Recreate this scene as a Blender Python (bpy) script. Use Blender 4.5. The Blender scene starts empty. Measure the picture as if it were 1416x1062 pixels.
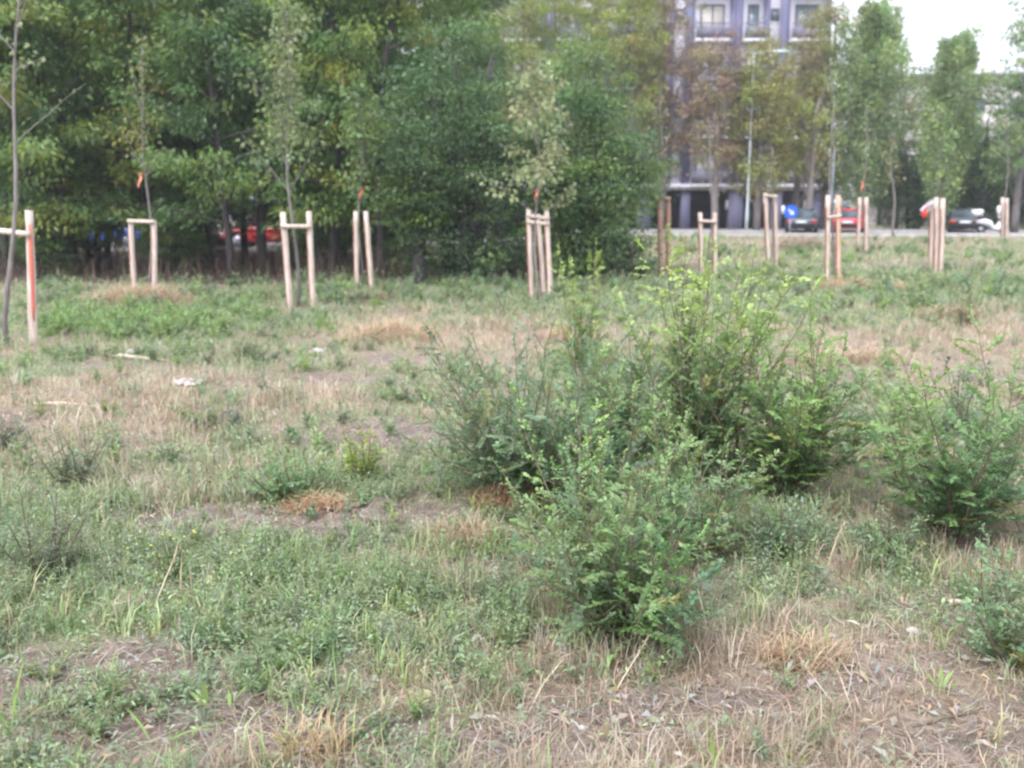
import bpy, math, random
import numpy as np
from math import radians, sin, cos, pi

# ------------------------------------------------------------------ scene, camera, light
S = bpy.context.scene
COL = S.collection
S.render.engine = 'CYCLES'
S.view_settings.view_transform = 'Standard'
S.view_settings.look = 'None'
S.view_settings.gamma = 1
S.view_settings.exposure = 1.15
S.cycles.filter_width = 2.3
S.cycles.max_bounces = 6
S.cycles.diffuse_bounces = 4
S.cycles.transmission_bounces = 4

EYE = np.array([0.0, 0.0, 1.55])
F, CX, CY, PIT = 1300.0, 708.0, 531.0, radians(10.2)     # survey of the photograph: focal length, centre, pitch
cd = bpy.data.cameras.new('camera')
cam = bpy.data.objects.new('camera', cd); COL.objects.link(cam)
cd.sensor_fit = 'HORIZONTAL'; cd.sensor_width = 36.0; cd.lens = 36.0 * F / 1416.0
cd.clip_start = 0.05; cd.clip_end = 1500
cd.dof.use_dof = True; cd.dof.focus_distance = 3.6; cd.dof.aperture_fstop = 2.5
cam.location = EYE; cam.rotation_euler = (radians(90) - PIT, 0, 0)
S.camera = cam

SUN_EL, SUN_AZ = radians(52), radians(215)               # azimuth clockwise from +Y
w = bpy.data.worlds.new('World'); S.world = w; w.use_nodes = True
nt = w.node_tree; nt.nodes.clear()
sky = nt.nodes.new('ShaderNodeTexSky'); sky.sky_type = 'NISHITA'; sky.sun_disc = False
sky.sun_elevation = SUN_EL; sky.sun_rotation = SUN_AZ
sky.air_density = 1.0; sky.dust_density = 6.0; sky.ozone_density = 1.0
hs = nt.nodes.new('ShaderNodeHueSaturation'); hs.inputs['Saturation'].default_value = 0.16; hs.inputs['Value'].default_value = 1.0
bg = nt.nodes.new('ShaderNodeBackground'); bg.inputs['Strength'].default_value = 0.15
ov = nt.nodes.new('ShaderNodeMix'); ov.data_type = 'RGBA'; ov.blend_type = 'MIX'
ov.inputs[0].default_value = 0.6
ov.inputs[7].default_value = (7.9, 8.2, 9.5, 1)           # even white overcast layer
wo = nt.nodes.new('ShaderNodeOutputWorld')
nt.links.new(sky.outputs[0], hs.inputs['Color']); nt.links.new(hs.outputs[0], ov.inputs[6])
nt.links.new(ov.outputs[2], bg.inputs['Color']); nt.links.new(bg.outputs[0], wo.inputs[0])

sl = bpy.data.lights.new('sun', 'SUN'); sl.energy = 1.2; sl.angle = radians(25); sl.color = (1.0, 0.985, 0.965)
so = bpy.data.objects.new('sun', sl); COL.objects.link(so)
so.rotation_euler = (pi / 2 - SUN_EL, 0, -SUN_AZ + pi)
so.location = (-10, -10, 30)

# ------------------------------------------------------------------ noise, ground form, survey helpers
def hsh(ix, iy, s):
    v = np.sin(ix * 127.1 + iy * 311.7 + s * 74.7) * 43758.5453
    return v - np.floor(v)
def vnoise(x, y, s=0):
    ix, iy = np.floor(x), np.floor(y); fx, fy = x - ix, y - iy
    fx = fx * fx * (3 - 2 * fx); fy = fy * fy * (3 - 2 * fy)
    a, b = hsh(ix, iy, s), hsh(ix + 1, iy, s); c, d = hsh(ix, iy + 1, s), hsh(ix + 1, iy + 1, s)
    return (a * (1 - fx) + b * fx) * (1 - fy) + (c * (1 - fx) + d * fx) * fy
def fbm(x, y, s=0, o=4):
    t, a, n = 0.0, 0.5, 0.0
    for k in range(o):
        t = t + a * vnoise(x * 2 ** k, y * 2 ** k, s + k * 13); n += a; a *= 0.5
    return t / n
def sst(t):
    t = np.clip(t, 0, 1); return t * t * (3 - 2 * t)
def gh(x, y):
    x = np.asarray(x, float); y = np.asarray(y, float)
    base = 0.62 * sst((x + 3.0) / 8.0) * sst((y - 14.0) / 27.0)
    fade = 1 - sst((y - 33) / 7)
    return base + fade * (0.16 * (fbm(x * 0.35, y * 0.35, 3) - 0.5) + 0.05 * (fbm(x * 1.6, y * 1.6, 5) - 0.5) - 0.0)
def ray(px, py):
    a, b = (px - CX) / F, (CY - py) / F
    return np.array([a, cos(PIT) + b * sin(PIT), -sin(PIT) + b * cos(PIT)])
def spot(px, py):
    """ground point surveyed from the photograph"""
    d = ray(px, py); t = 1.0
    while t < 300:
        p = EYE + d * t
        if p[2] < gh(p[0], p[1]): break
        t *= 1.01
    lo, hi = t / 1.01, t
    for _ in range(20):
        m = (lo + hi) / 2; p = EYE + d * m
        if p[2] < gh(p[0], p[1]): hi = m
        else: lo = m
    return EYE + d * hi
def at(px, py, Y):
    d = ray(px, py); return EYE + d * (Y / d[1])
def onground(px, Y):
    """ground point on the photograph's column px at distance Y"""
    x = (px - CX) / F * Y * 1.02
    for _ in range(6):
        z = float(gh(x, Y)); depth = Y * cos(PIT) - (z - EYE[2]) * sin(PIT)
        x = (px - CX) / F * depth
    return np.array([x, Y, float(gh(x, Y))])

# ------------------------------------------------------------------ materials
MATS = {}
def newmat(name):
    m = bpy.data.materials.new(name); m.use_nodes = True
    n = m.node_tree; b = n.nodes['Principled BSDF']; MATS[name] = m
    return m, n, b
def veg_mat(name, trans=0.35, rough=0.55, spec=0.3):
    m, n, b = newmat(name)
    a = n.nodes.new('ShaderNodeAttribute'); a.attribute_name = 'col'
    b.inputs['Roughness'].default_value = rough; b.inputs['Specular IOR Level'].default_value = spec
    n.links.new(a.outputs['Color'], b.inputs['Base Color'])
    if trans:
        t = n.nodes.new('ShaderNodeBsdfTranslucent'); mx = n.nodes.new('ShaderNodeMixShader')
        hv = n.nodes.new('ShaderNodeHueSaturation'); hv.inputs['Saturation'].default_value = 1.15; hv.inputs['Value'].default_value = 1.3
        n.links.new(a.outputs['Color'], hv.inputs['Color']); n.links.new(hv.outputs[0], t.inputs['Color'])
        mx.inputs[0].default_value = trans
        n.links.new(b.outputs[0], mx.inputs[1]); n.links.new(t.outputs[0], mx.inputs[2])
        n.links.new(mx.outputs[0], n.nodes['Material Output'].inputs['Surface'])
    return m
LEAF = veg_mat('leaf', 0.35, 0.42, 0.5)
GRASS = veg_mat('grass_blade', 0.3, 0.6, 0.25)
def noise_mat(name, c1, c2, scale=8, rough=0.7, bump=0.3, stretch=(1, 1, 1), spec=0.3, metal=0.0, coat=0.0):
    m, n, b = newmat(name)
    tc = n.nodes.new('ShaderNodeTexCoord'); mp = n.nodes.new('ShaderNodeMapping'); mp.inputs['Scale'].default_value = stretch
    nz = n.nodes.new('ShaderNodeTexNoise'); nz.inputs['Scale'].default_value = scale; nz.inputs['Detail'].default_value = 6
    rp = n.nodes.new('ShaderNodeValToRGB'); rp.color_ramp.elements[0].position = 0.3; rp.color_ramp.elements[1].position = 0.7
    rp.color_ramp.elements[0].color = (*c1, 1); rp.color_ramp.elements[1].color = (*c2, 1)
    n.links.new(tc.outputs['Object'], mp.inputs[0]); n.links.new(mp.outputs[0], nz.inputs['Vector'])
    n.links.new(nz.outputs[0], rp.inputs[0]); n.links.new(rp.outputs[0], b.inputs['Base Color'])
    if bump:
        bp = n.nodes.new('ShaderNodeBump'); bp.inputs['Strength'].default_value = bump; bp.inputs['Distance'].default_value = 0.02
        n.links.new(nz.outputs[0], bp.inputs['Height']); n.links.new(bp.outputs[0], b.inputs['Normal'])
    b.inputs['Roughness'].default_value = rough; b.inputs['Specular IOR Level'].default_value = spec
    b.inputs['Metallic'].default_value = metal; b.inputs['Coat Weight'].default_value = coat
    return m
BARK = noise_mat('bark', (0.03, 0.027, 0.028), (0.078, 0.068, 0.066), 14, 0.9, 0.8, (1, 1, 0.25))
BARK_PALE = noise_mat('young_bark', (0.13, 0.115, 0.11), (0.24, 0.215, 0.205), 20, 0.85, 0.4, (1, 1, 0.2))
TWIG = noise_mat('twig_bark', (0.10, 0.085, 0.06), (0.19, 0.16, 0.11), 30, 0.85, 0.3)
WOOD = noise_mat('pale_stake_wood', (0.36, 0.28, 0.235), (0.68, 0.58, 0.52), 7, 0.8, 0.4, (5, 5, 0.45))
WOOD_WARM = noise_mat('warm_stake_wood', (0.42, 0.27, 0.19), (0.58, 0.42, 0.32), 6, 0.75, 0.25, (6, 6, 0.5))
WOOD_RED = noise_mat('reddish_stake_wood', (0.36, 0.19, 0.15), (0.52, 0.33, 0.27), 6, 0.75, 0.25, (6, 6, 0.5))
BARKSTRIP = noise_mat('stake_bark', (0.17, 0.07, 0.055), (0.28, 0.13, 0.10), 12, 0.9, 0.4, (3, 3, 0.5))
REDPAINT = noise_mat('red_paint', (0.62, 0.10, 0.07), (0.55, 0.19, 0.14), 5, 0.6, 0.1, (4, 4, 0.8))
KERB = noise_mat('kerb_concrete', (0.34, 0.33, 0.33), (0.50, 0.48, 0.48), 3, 0.85, 0.2)
ASPH = noise_mat('asphalt', (0.05, 0.05, 0.055), (0.085, 0.083, 0.09), 8, 0.85, 0.3)
LILAC = noise_mat('lilac_grey_render', (0.155, 0.155, 0.255), (0.195, 0.192, 0.305), 0.8, 0.85, 0.05)
WHITE = noise_mat('white_render', (0.62, 0.60, 0.68), (0.72, 0.70, 0.77), 0.6, 0.85, 0.05)
DARKROOM = noise_mat('dark_shopfront', (0.022, 0.022, 0.032), (0.045, 0.045, 0.06), 0.7, 0.35, 0.0)
GREYWALL = noise_mat('grey_pink_wall', (0.50, 0.46, 0.46), (0.60, 0.56, 0.56), 0.6, 0.85, 0.05)
EAVE = noise_mat('dark_eave', (0.10, 0.08, 0.09), (0.16, 0.13, 0.14), 1.5, 0.8, 0.05)
GLASS = noise_mat('window_glass', (0.06, 0.09, 0.11), (0.20, 0.25, 0.29), 0.5, 0.12, 0.0, spec=0.6)
FRAMEM = noise_mat('dark_frame', (0.06, 0.06, 0.085), (0.10, 0.10, 0.13), 2, 0.6, 0.0)
RAILM = noise_mat('railing_metal', (0.14, 0.14, 0.20), (0.22, 0.21, 0.29), 2, 0.5, 0.0)
POLE = noise_mat('galvanised_pole', (0.38, 0.44, 0.46), (0.52, 0.58, 0.59), 3, 0.5, 0.0, metal=0.2)
BLUESIGN = noise_mat('blue_sign_face', (0.01, 0.10, 0.62), (0.02, 0.13, 0.70), 2, 0.35, 0.0)
WHITEP = noise_mat('white_plastic', (0.66, 0.66, 0.68), (0.78, 0.78, 0.79), 6, 0.5, 0.2)
TYRE = noise_mat('tyre_rubber', (0.015, 0.015, 0.017), (0.03, 0.03, 0.032), 6, 0.8, 0.1)
RIM = noise_mat('wheel_rim', (0.30, 0.31, 0.36), (0.44, 0.45, 0.50), 5, 0.35, 0.0, metal=0.6)
TAIL = noise_mat('tail_light', (0.45, 0.02, 0.02), (0.55, 0.04, 0.03), 5, 0.2, 0.0)
HEAD = noise_mat('head_light', (0.6, 0.6, 0.62), (0.8, 0.8, 0.8), 5, 0.15, 0.0)
def paint(name, c): return noise_mat(name, tuple(v * 0.92 for v in c), c, 1.2, 0.3, 0.0, coat=0.6)
CLOTHG = noise_mat('grey_cloth', (0.36, 0.37, 0.38), (0.50, 0.51, 0.52), 12, 0.9, 0.4)
REDBAG = noise_mat('red_plastic', (0.72, 0.03, 0.03), (0.80, 0.06, 0.05), 9, 0.4, 0.3)
ORANGE = noise_mat('orange_ribbon', (0.55, 0.16, 0.09), (0.70, 0.30, 0.18), 15, 0.6, 0.2)
PAPER = noise_mat('dirty_white_paper', (0.22, 0.17, 0.15), (0.56, 0.50, 0.50), 22, 0.8, 0.5)
STRAWM = noise_mat('pale_dead_stem', (0.50, 0.41, 0.31), (0.66, 0.57, 0.46), 18, 0.85, 0.3)
STONE = noise_mat('stone', (0.33, 0.31, 0.30), (0.50, 0.48, 0.47), 9, 0.9, 0.5)

# ------------------------------------------------------------------ mesh building
class MB:
    def __init__(s): s.v, s.q, s.t, s.c, s.n = [], [], [], [], 0
    def add(s, v, quads=None, tris=None, col=None):
        v = np.asarray(v, np.float32).reshape(-1, 3)
        if quads is not None and len(quads): s.q.append(np.asarray(quads, np.int64) + s.n)
        if tris is not None and len(tris): s.t.append(np.asarray(tris, np.int64) + s.n)
        s.v.append(v); s.n += len(v)
        c = np.ones((len(v), 3), np.float32) * 0.5 if col is None else np.broadcast_to(np.asarray(col, np.float32), (len(v), 3))
        s.c.append(c)
    def build(s, name, mat, parent=None, smooth=False, loc=None):
        v = np.concatenate(s.v)
        if loc is not None: v = v - np.asarray(loc, np.float32)
        q = np.concatenate(s.q) if s.q else np.zeros((0, 4), np.int64)
        t = np.concatenate(s.t) if s.t else np.zeros((0, 3), np.int64)
        me = bpy.data.meshes.new(name)
        me.vertices.add(len(v)); me.vertices.foreach_set('co', v.ravel())
        nl = q.size + t.size
        me.loops.add(nl); me.loops.foreach_set('vertex_index', np.concatenate([q.ravel(), t.ravel()]).astype(np.int32))
        me.polygons.add(len(q) + len(t))
        st = np.concatenate([np.arange(len(q)) * 4, q.size + np.arange(len(t)) * 3]).astype(np.int32)
        me.polygons.foreach_set('loop_start', st)
        if smooth: me.polygons.foreach_set('use_smooth', np.ones(len(st), bool))
        at_ = me.attributes.new('col', 'FLOAT_COLOR', 'POINT')
        cc = np.concatenate(s.c); cc = np.concatenate([cc, np.ones((len(cc), 1), np.float32)], 1)
        at_.data.foreach_set('color', cc.astype(np.float32).ravel())
        me.materials.append(mat); me.update(calc_edges=True)
        o = bpy.data.objects.new(name, me); COL.objects.link(o)
        if parent is not None: o.parent = parent
        if loc is not None: o.location = loc
        return o
    def box(s, x0, x1, y0, y1, z0, z1):
        v = [(x, y, z) for z in (z0, z1) for y in (y0, y1) for x in (x0, x1)]
        s.add(v, [(0, 2, 3, 1), (4, 5, 7, 6), (0, 1, 5, 4), (2, 6, 7, 3), (0, 4, 6, 2), (1, 3, 7, 5)])
    def tube(s, pts, rad, sides=6, col=None, cap=True):
        pts = np.asarray(pts, float); n = len(pts); rad = np.broadcast_to(np.asarray(rad, float), (n,))
        tg = np.gradient(pts, axis=0); tg /= np.linalg.norm(tg, axis=1, keepdims=True) + 1e-9
        ref = np.array([0.31, 0.95, 0.05]) if abs(tg[0][2]) > 0.7 else np.array([0.03, 0.05, 1.0])
        a = np.cross(tg, ref); a /= np.linalg.norm(a, axis=1, keepdims=True) + 1e-9
        b = np.cross(tg, a)
        th = np.arange(sides) * 2 * pi / sides
        v = pts[:, None, :] + rad[:, None, None] * (np.cos(th)[None, :, None] * a[:, None, :] + np.sin(th)[None, :, None] * b[:, None, :])
        i = np.arange(n - 1)[:, None] * sides; j = np.arange(sides)[None, :]; k = (j + 1) % sides
        q = np.stack([i + j, i + k, i + sides + k, i + sides + j], -1).reshape(-1, 4)
        v = v.reshape(-1, 3); tr = []
        if cap:
            v = np.concatenate([v, pts[:1], pts[-1:]]); e = n * sides
            tr = [(e, (jj + 1) % sides, jj) for jj in range(sides)] + [(e + 1, (n - 1) * sides + jj, (n - 1) * sides + (jj + 1) % sides) for jj in range(sides)]
        s.add(v, q, tr, col)
    def leaves(s, pos, d, nrm, ln, wr, col, fold=0.12):
        """one four-cornered leaf per row, tapering to base and tip"""
        N = len(pos); d = d / (np.linalg.norm(d, axis=1, keepdims=True) + 1e-9)
        side = np.cross(d, nrm); side /= np.linalg.norm(side, axis=1, keepdims=True) + 1e-9
        up = np.cross(side, d); ln = np.broadcast_to(ln, (N,))[:, None]
        wr = np.broadcast_to(wr, (N,))[:, None]
        mid = pos + d * ln * 0.45
        l = mid + side * ln * wr * 0.5 + up * ln * fold; r = mid - side * ln * wr * 0.5 + up * ln * fold
        v = np.stack([pos, r, pos + d * ln, l], 1).reshape(-1, 3)
        s.add(v, np.arange(N * 4).reshape(N, 4), None, np.repeat(np.broadcast_to(col, (N, 3)), 4, 0))
    def blades(s, root, az, ln, wd, lean, bend, col):
        """grass blades of two segments"""
        N = len(root); out = np.stack([np.cos(az), np.sin(az), np.zeros(N)], 1); sd = np.stack([-np.sin(az), np.cos(az), np.zeros(N)], 1)
        up = np.array([0, 0, 1.0])[None]
        d1 = np.cos(lean)[:, None] * up + np.sin(lean)[:, None] * out
        l2 = np.minimum(lean + bend, 2.6); d2 = np.cos(l2)[:, None] * up + np.sin(l2)[:, None] * out
        m = root + d1 * (ln * 0.55)[:, None]; t = m + d2 * (ln * 0.5)[:, None]
        t[:, 2] = np.maximum(t[:, 2], root[:, 2] + 0.004)
        tw = (np.random.default_rng(N).random(N) - 0.5)[:, None]
        sd2 = sd + out * tw
        h = (wd * 0.5)[:, None]
        v = np.stack([root - sd2 * h, root + sd2 * h, m + sd2 * h * 0.85, m - sd2 * h * 0.85, t], 1).reshape(-1, 3)
        b = np.arange(N)[:, None] * 5
        s.add(v, b + np.array([[0, 1, 2, 3]]), b + np.array([[3, 2, 4]]), np.repeat(col, 5, 0))

def tag(o, label=None, cat=None, group=None, kind=None):
    if label: o['label'] = label
    if cat: o['category'] = cat
    if group: o['group'] = group
    if kind: o['kind'] = kind
    return o
def empty(name, loc, label=None, cat=None, group=None, rz=0.0):
    o = bpy.data.objects.new(name, None); COL.objects.link(o); o.location = [float(v) for v in loc]; o.rotation_euler = (0, 0, rz)
    o.empty_display_size = 0.2
    return tag(o, label, cat, group)
def copy_tree(o, parent=None):
    c = o.copy(); COL.objects.link(c); c.parent = parent
    for ch in list(o.children): copy_tree(ch, c)
    return c
def rv(rng, n):
    v = rng.normal(size=(n, 3)); return v / np.linalg.norm(v, axis=1, keepdims=True)
def lerp(a, b, t): return np.asarray(a) * (1 - np.asarray(t)) + np.asarray(b) * np.asarray(t)
def pick(rng, pal, n, jit=0.12):
    pal = np.asarray(pal, float); c = pal[rng.integers(0, len(pal), n)]
    return np.clip(c * (1 + jit * rng.normal(size=(n, 1))) * (1 + 0.05 * rng.normal(size=(n, 3))), 0.01, 0.9)

# ------------------------------------------------------------------ ground zones (dry straw, fresh green, bare soil), in metres on the ground
def blobs(lst):
    out = []
    for px, py, rx, ry, wgt in lst:
        p = spot(px, py); out.append((p[0], p[1], rx, ry, wgt))
    return out
DRYZ = blobs([(200, 560, 2.0, 1.1, .5), (480, 545, 1.3, 0.8, .45), (1300, 470, 3.4, 2.0, .6), (1180, 500, 1.0, .9, .35), (560, 460, 2.2, 1.2, .3), (720, 470, 2, 1.6, .3),
              (1100, 900, .55, .4, .5), (1250, 980, 1.0, .5, .65), (1000, 960, .5, .3, .3), (760, 950, .6, .3, .35), (420, 1040, .35, .2, .4), (1150, 780, .6, .3, .3), (620, 790, .35, .35, .3), (1000, 340, 5, 3, .25), (1120, 335, 3, 2, .3), (1330, 700, .5, .3, .2), (90, 600, .8, .5, .35)])
GREZ = blobs([(180, 452, 2.2, 1.5, 1.1), (330, 415, 2.2, 1.6, .5), (300, 850, .9, .7, .5), (130, 760, .8, .6, .4), (450, 800, .8, .7, .4), (1240, 350, 4, 2.5, .4), (1050, 430, 2.5, 2, .35), (900, 400, 3, 2.5, .3), (600, 390, 3, 2, .35),
              (420, 650, .8, .45, .5), (120, 890, .5, .3, .4), (1200, 420, 3, 1.5, .3), (1300, 400, 4, 2.5, .35), (1150, 380, 4, 3, .3), (950, 440, 2, 2, .25), (60, 700, .8, .5, .3), (600, 830, .5, .4, .25), (1130, 740, .5, .25, .4)])
SOILZ = blobs([(380, 715, .8, .24, 1.4), (530, 600, .85, .35, 1.2), (260, 730, .5, .2, .8), (480, 525, 1.1, .35, .5), (330, 1035, .4, .12, .8), (640, 1045, .4, .10, .6), (150, 920, .35, .14, .5), (60, 1030, .2, .08, .4), (250, 1010, .55, .22, .7), (60, 930, .3, .14, .6), (560, 1030, .3, .15, .7), (1330, 520, .9, .5, .55), (950, 960, .4, .18, .35), (1250, 1000, .9, .3, .25), (560, 500, 1.2, .45, .5),
               (1300, 860, .6, .3, .4), (210, 505, 1.2, .3, .4), (760, 465, 1.0, .4, .4), (60, 575, .5, .25, .4), (800, 1000, .6, .2, .3), (1220, 370, 1.2, .6, .3)])
def field(lst, x, y):
    t = 0
    for bx, by, rx, ry, wgt in lst:
        t = t + wgt * np.exp(-(((x - bx) / rx) ** 2 + ((y - by) / ry) ** 2))
    return t
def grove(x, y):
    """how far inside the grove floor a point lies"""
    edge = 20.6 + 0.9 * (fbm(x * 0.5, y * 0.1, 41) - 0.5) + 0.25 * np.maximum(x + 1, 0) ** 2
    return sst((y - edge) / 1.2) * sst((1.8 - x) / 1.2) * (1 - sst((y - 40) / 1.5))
def zones(x, y):
    g = 0.48 + field(GREZ, x, y) - field(DRYZ, x, y) + 1.5 * (fbm(x * 0.9, y * 0.9, 21) - 0.5) + 1.4 * (fbm(x * 3.5, y * 3.5, 23) - 0.5) + 0.9 * (fbm(x * 8, y * 8, 27, 2) - 0.5)
    so_ = field(SOILZ, x, y) * 1.35 + 1.5 * (fbm(x * 2.3, y * 2.3, 31) - 0.56) + 0.9 * (fbm(x * 7, y * 7, 37, 2) - 0.5) + 0.22
    return np.clip(g, 0, 1), np.clip(so_, 0, 1)

# the ground: one sheet, finer near the viewer
def make_ground():
    r = 0.4 * (300 / 0.4) ** (np.linspace(0, 1, 620)); a = np.linspace(-radians(105), radians(105), 460)
    a = np.sign(a) * np.abs(a / radians(105)) ** 1.35 * radians(105)
    R, A = np.meshgrid(r, a, indexing='ij'); X, Y = R * np.sin(A), R * np.cos(A)
    Z = gh(X, Y)
    near = 1 - sst((R - 5) / 7)
    g, so_ = zones(X, Y)
    clod = fbm(X * 14, Y * 14, 51, 3) - 0.5 + .6 * (np.abs(fbm(X * 34, Y * 34, 55, 2) - .5) * 2 - .4)
    Z = Z + near * 0.022 * clod * (0.4 + so_)
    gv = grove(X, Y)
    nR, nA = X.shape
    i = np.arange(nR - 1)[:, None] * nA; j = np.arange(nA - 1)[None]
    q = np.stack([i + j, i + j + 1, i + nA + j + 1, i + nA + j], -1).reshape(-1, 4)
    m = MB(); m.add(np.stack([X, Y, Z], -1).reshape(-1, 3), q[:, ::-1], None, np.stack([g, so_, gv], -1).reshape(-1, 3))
    mt, n, b = newmat('meadow_soil')
    at_ = n.nodes.new('ShaderNodeAttribute'); at_.attribute_name = 'col'
    sp = n.nodes.new('ShaderNodeSeparateColor'); n.links.new(at_.outputs['Color'], sp.inputs[0])
    tc = n.nodes.new('ShaderNodeTexCoord')
    def noise(sc, det=8):
        z = n.nodes.new('ShaderNodeTexNoise'); z.inputs['Scale'].default_value = sc; z.inputs['Detail'].default_value = det
        n.links.new(tc.outputs['Object'], z.inputs['Vector']); return z
    def ramp(src, c1, c2, p1=.3, p2=.7):
        r_ = n.nodes.new('ShaderNodeValToRGB'); e = r_.color_ramp.elements
        e[0].position, e[1].position = p1, p2; e[0].color, e[1].color = (*c1, 1), (*c2, 1); n.links.new(src, r_.inputs[0]); return r_.outputs[0]
    def mix(f, c1, c2):
        x_ = n.nodes.new('ShaderNodeMix'); x_.data_type = 'RGBA'
        n.links.new(f, x_.inputs[0]); n.links.new(c1, x_.inputs[6]); n.links.new(c2, x_.inputs[7]); return x_.outputs[2]
    n1, n2, n3 = noise(9), noise(60, 5), noise(1.3)
    dry = ramp(n2.outputs[0], (0.15, 0.115, 0.08), (0.37, 0.30, 0.215))
    gre = ramp(n2.outputs[0], (0.15, 0.165, 0.095), (0.28, 0.30, 0.19))
    soil = ramp(n1.outputs[0], (0.105, 0.080, 0.070), (0.255, 0.205, 0.182))
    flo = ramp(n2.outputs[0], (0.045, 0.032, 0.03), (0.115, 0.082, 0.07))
    def add(a_, bsrc, k):
        s1 = n.nodes.new('ShaderNodeMath'); s1.operation = 'MULTIPLY_ADD'
        n.links.new(bsrc, s1.inputs[0]); s1.inputs[1].default_value = k; n.links.new(a_, s1.inputs[2])
        s2 = n.nodes.new('ShaderNodeMath'); s2.operation = 'SUBTRACT'; s2.use_clamp = True
        n.links.new(s1.outputs[0], s2.inputs[0]); s2.inputs[1].default_value = k / 2; return s2.outputs[0]
    f1 = add(sp.outputs[0], n1.outputs[0], 0.8); f2 = add(sp.outputs[1], n1.outputs[0], 0.9)
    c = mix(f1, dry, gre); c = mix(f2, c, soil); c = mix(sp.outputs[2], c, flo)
    n.links.new(c, b.inputs['Base Color']); b.inputs['Roughness'].default_value = 0.95; b.inputs['Specular IOR Level'].default_value = 0.15
    bp = n.nodes.new('ShaderNodeBump'); bp.inputs['Strength'].default_value = 0.7; bp.inputs['Distance'].default_value = 0.02
    n.links.new(n2.outputs[0], bp.inputs['Height']); n.links.new(bp.outputs[0], b.inputs['Normal'])
    tag(m.build('ground', mt, None, True), kind='structure', label='rough meadow ground of soil and thin turf')
make_ground()

def strip(name, y0, y1, dz, mat, x0=-160, x1=160, thick=0.0):
    xs = np.linspace(x0, x1, 321); m = MB()
    za = gh(xs, np.full_like(xs, y0)) + dz; zb = gh(xs, np.full_like(xs, y1)) + dz
    v = np.concatenate([np.stack([xs, np.full_like(xs, y0), za], 1), np.stack([xs, np.full_like(xs, y1), zb], 1)])
    n_ = len(xs); i = np.arange(n_ - 1)
    m.add(v, np.stack([i, i + 1, n_ + i + 1, n_ + i], 1))
    if thick:
        for yy, z_ in ((y0, za), (y1, zb)):
            v = np.concatenate([np.stack([xs, np.full_like(xs, yy), z_ - thick], 1), np.stack([xs, np.full_like(xs, yy), z_], 1)])
            m.add(v, np.stack([i, i + 1, n_ + i + 1, n_ + i], 1))
    return tag(m.build(name, mat), kind='structure')
strip('road', 42.35, 50.4, 0.012, ASPH)
strip('kerb', 41.95, 42.3, 0.14, KERB, thick=0.3)
strip('kerb', 50.42, 50.7, 0.13, KERB, thick=0.3)
strip('pavement', 50.7, 54.0, 0.12, noise_mat('paving', (0.26, 0.25, 0.25), (0.36, 0.35, 0.35), 2, 0.9, 0.2), thick=0.3)

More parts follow.
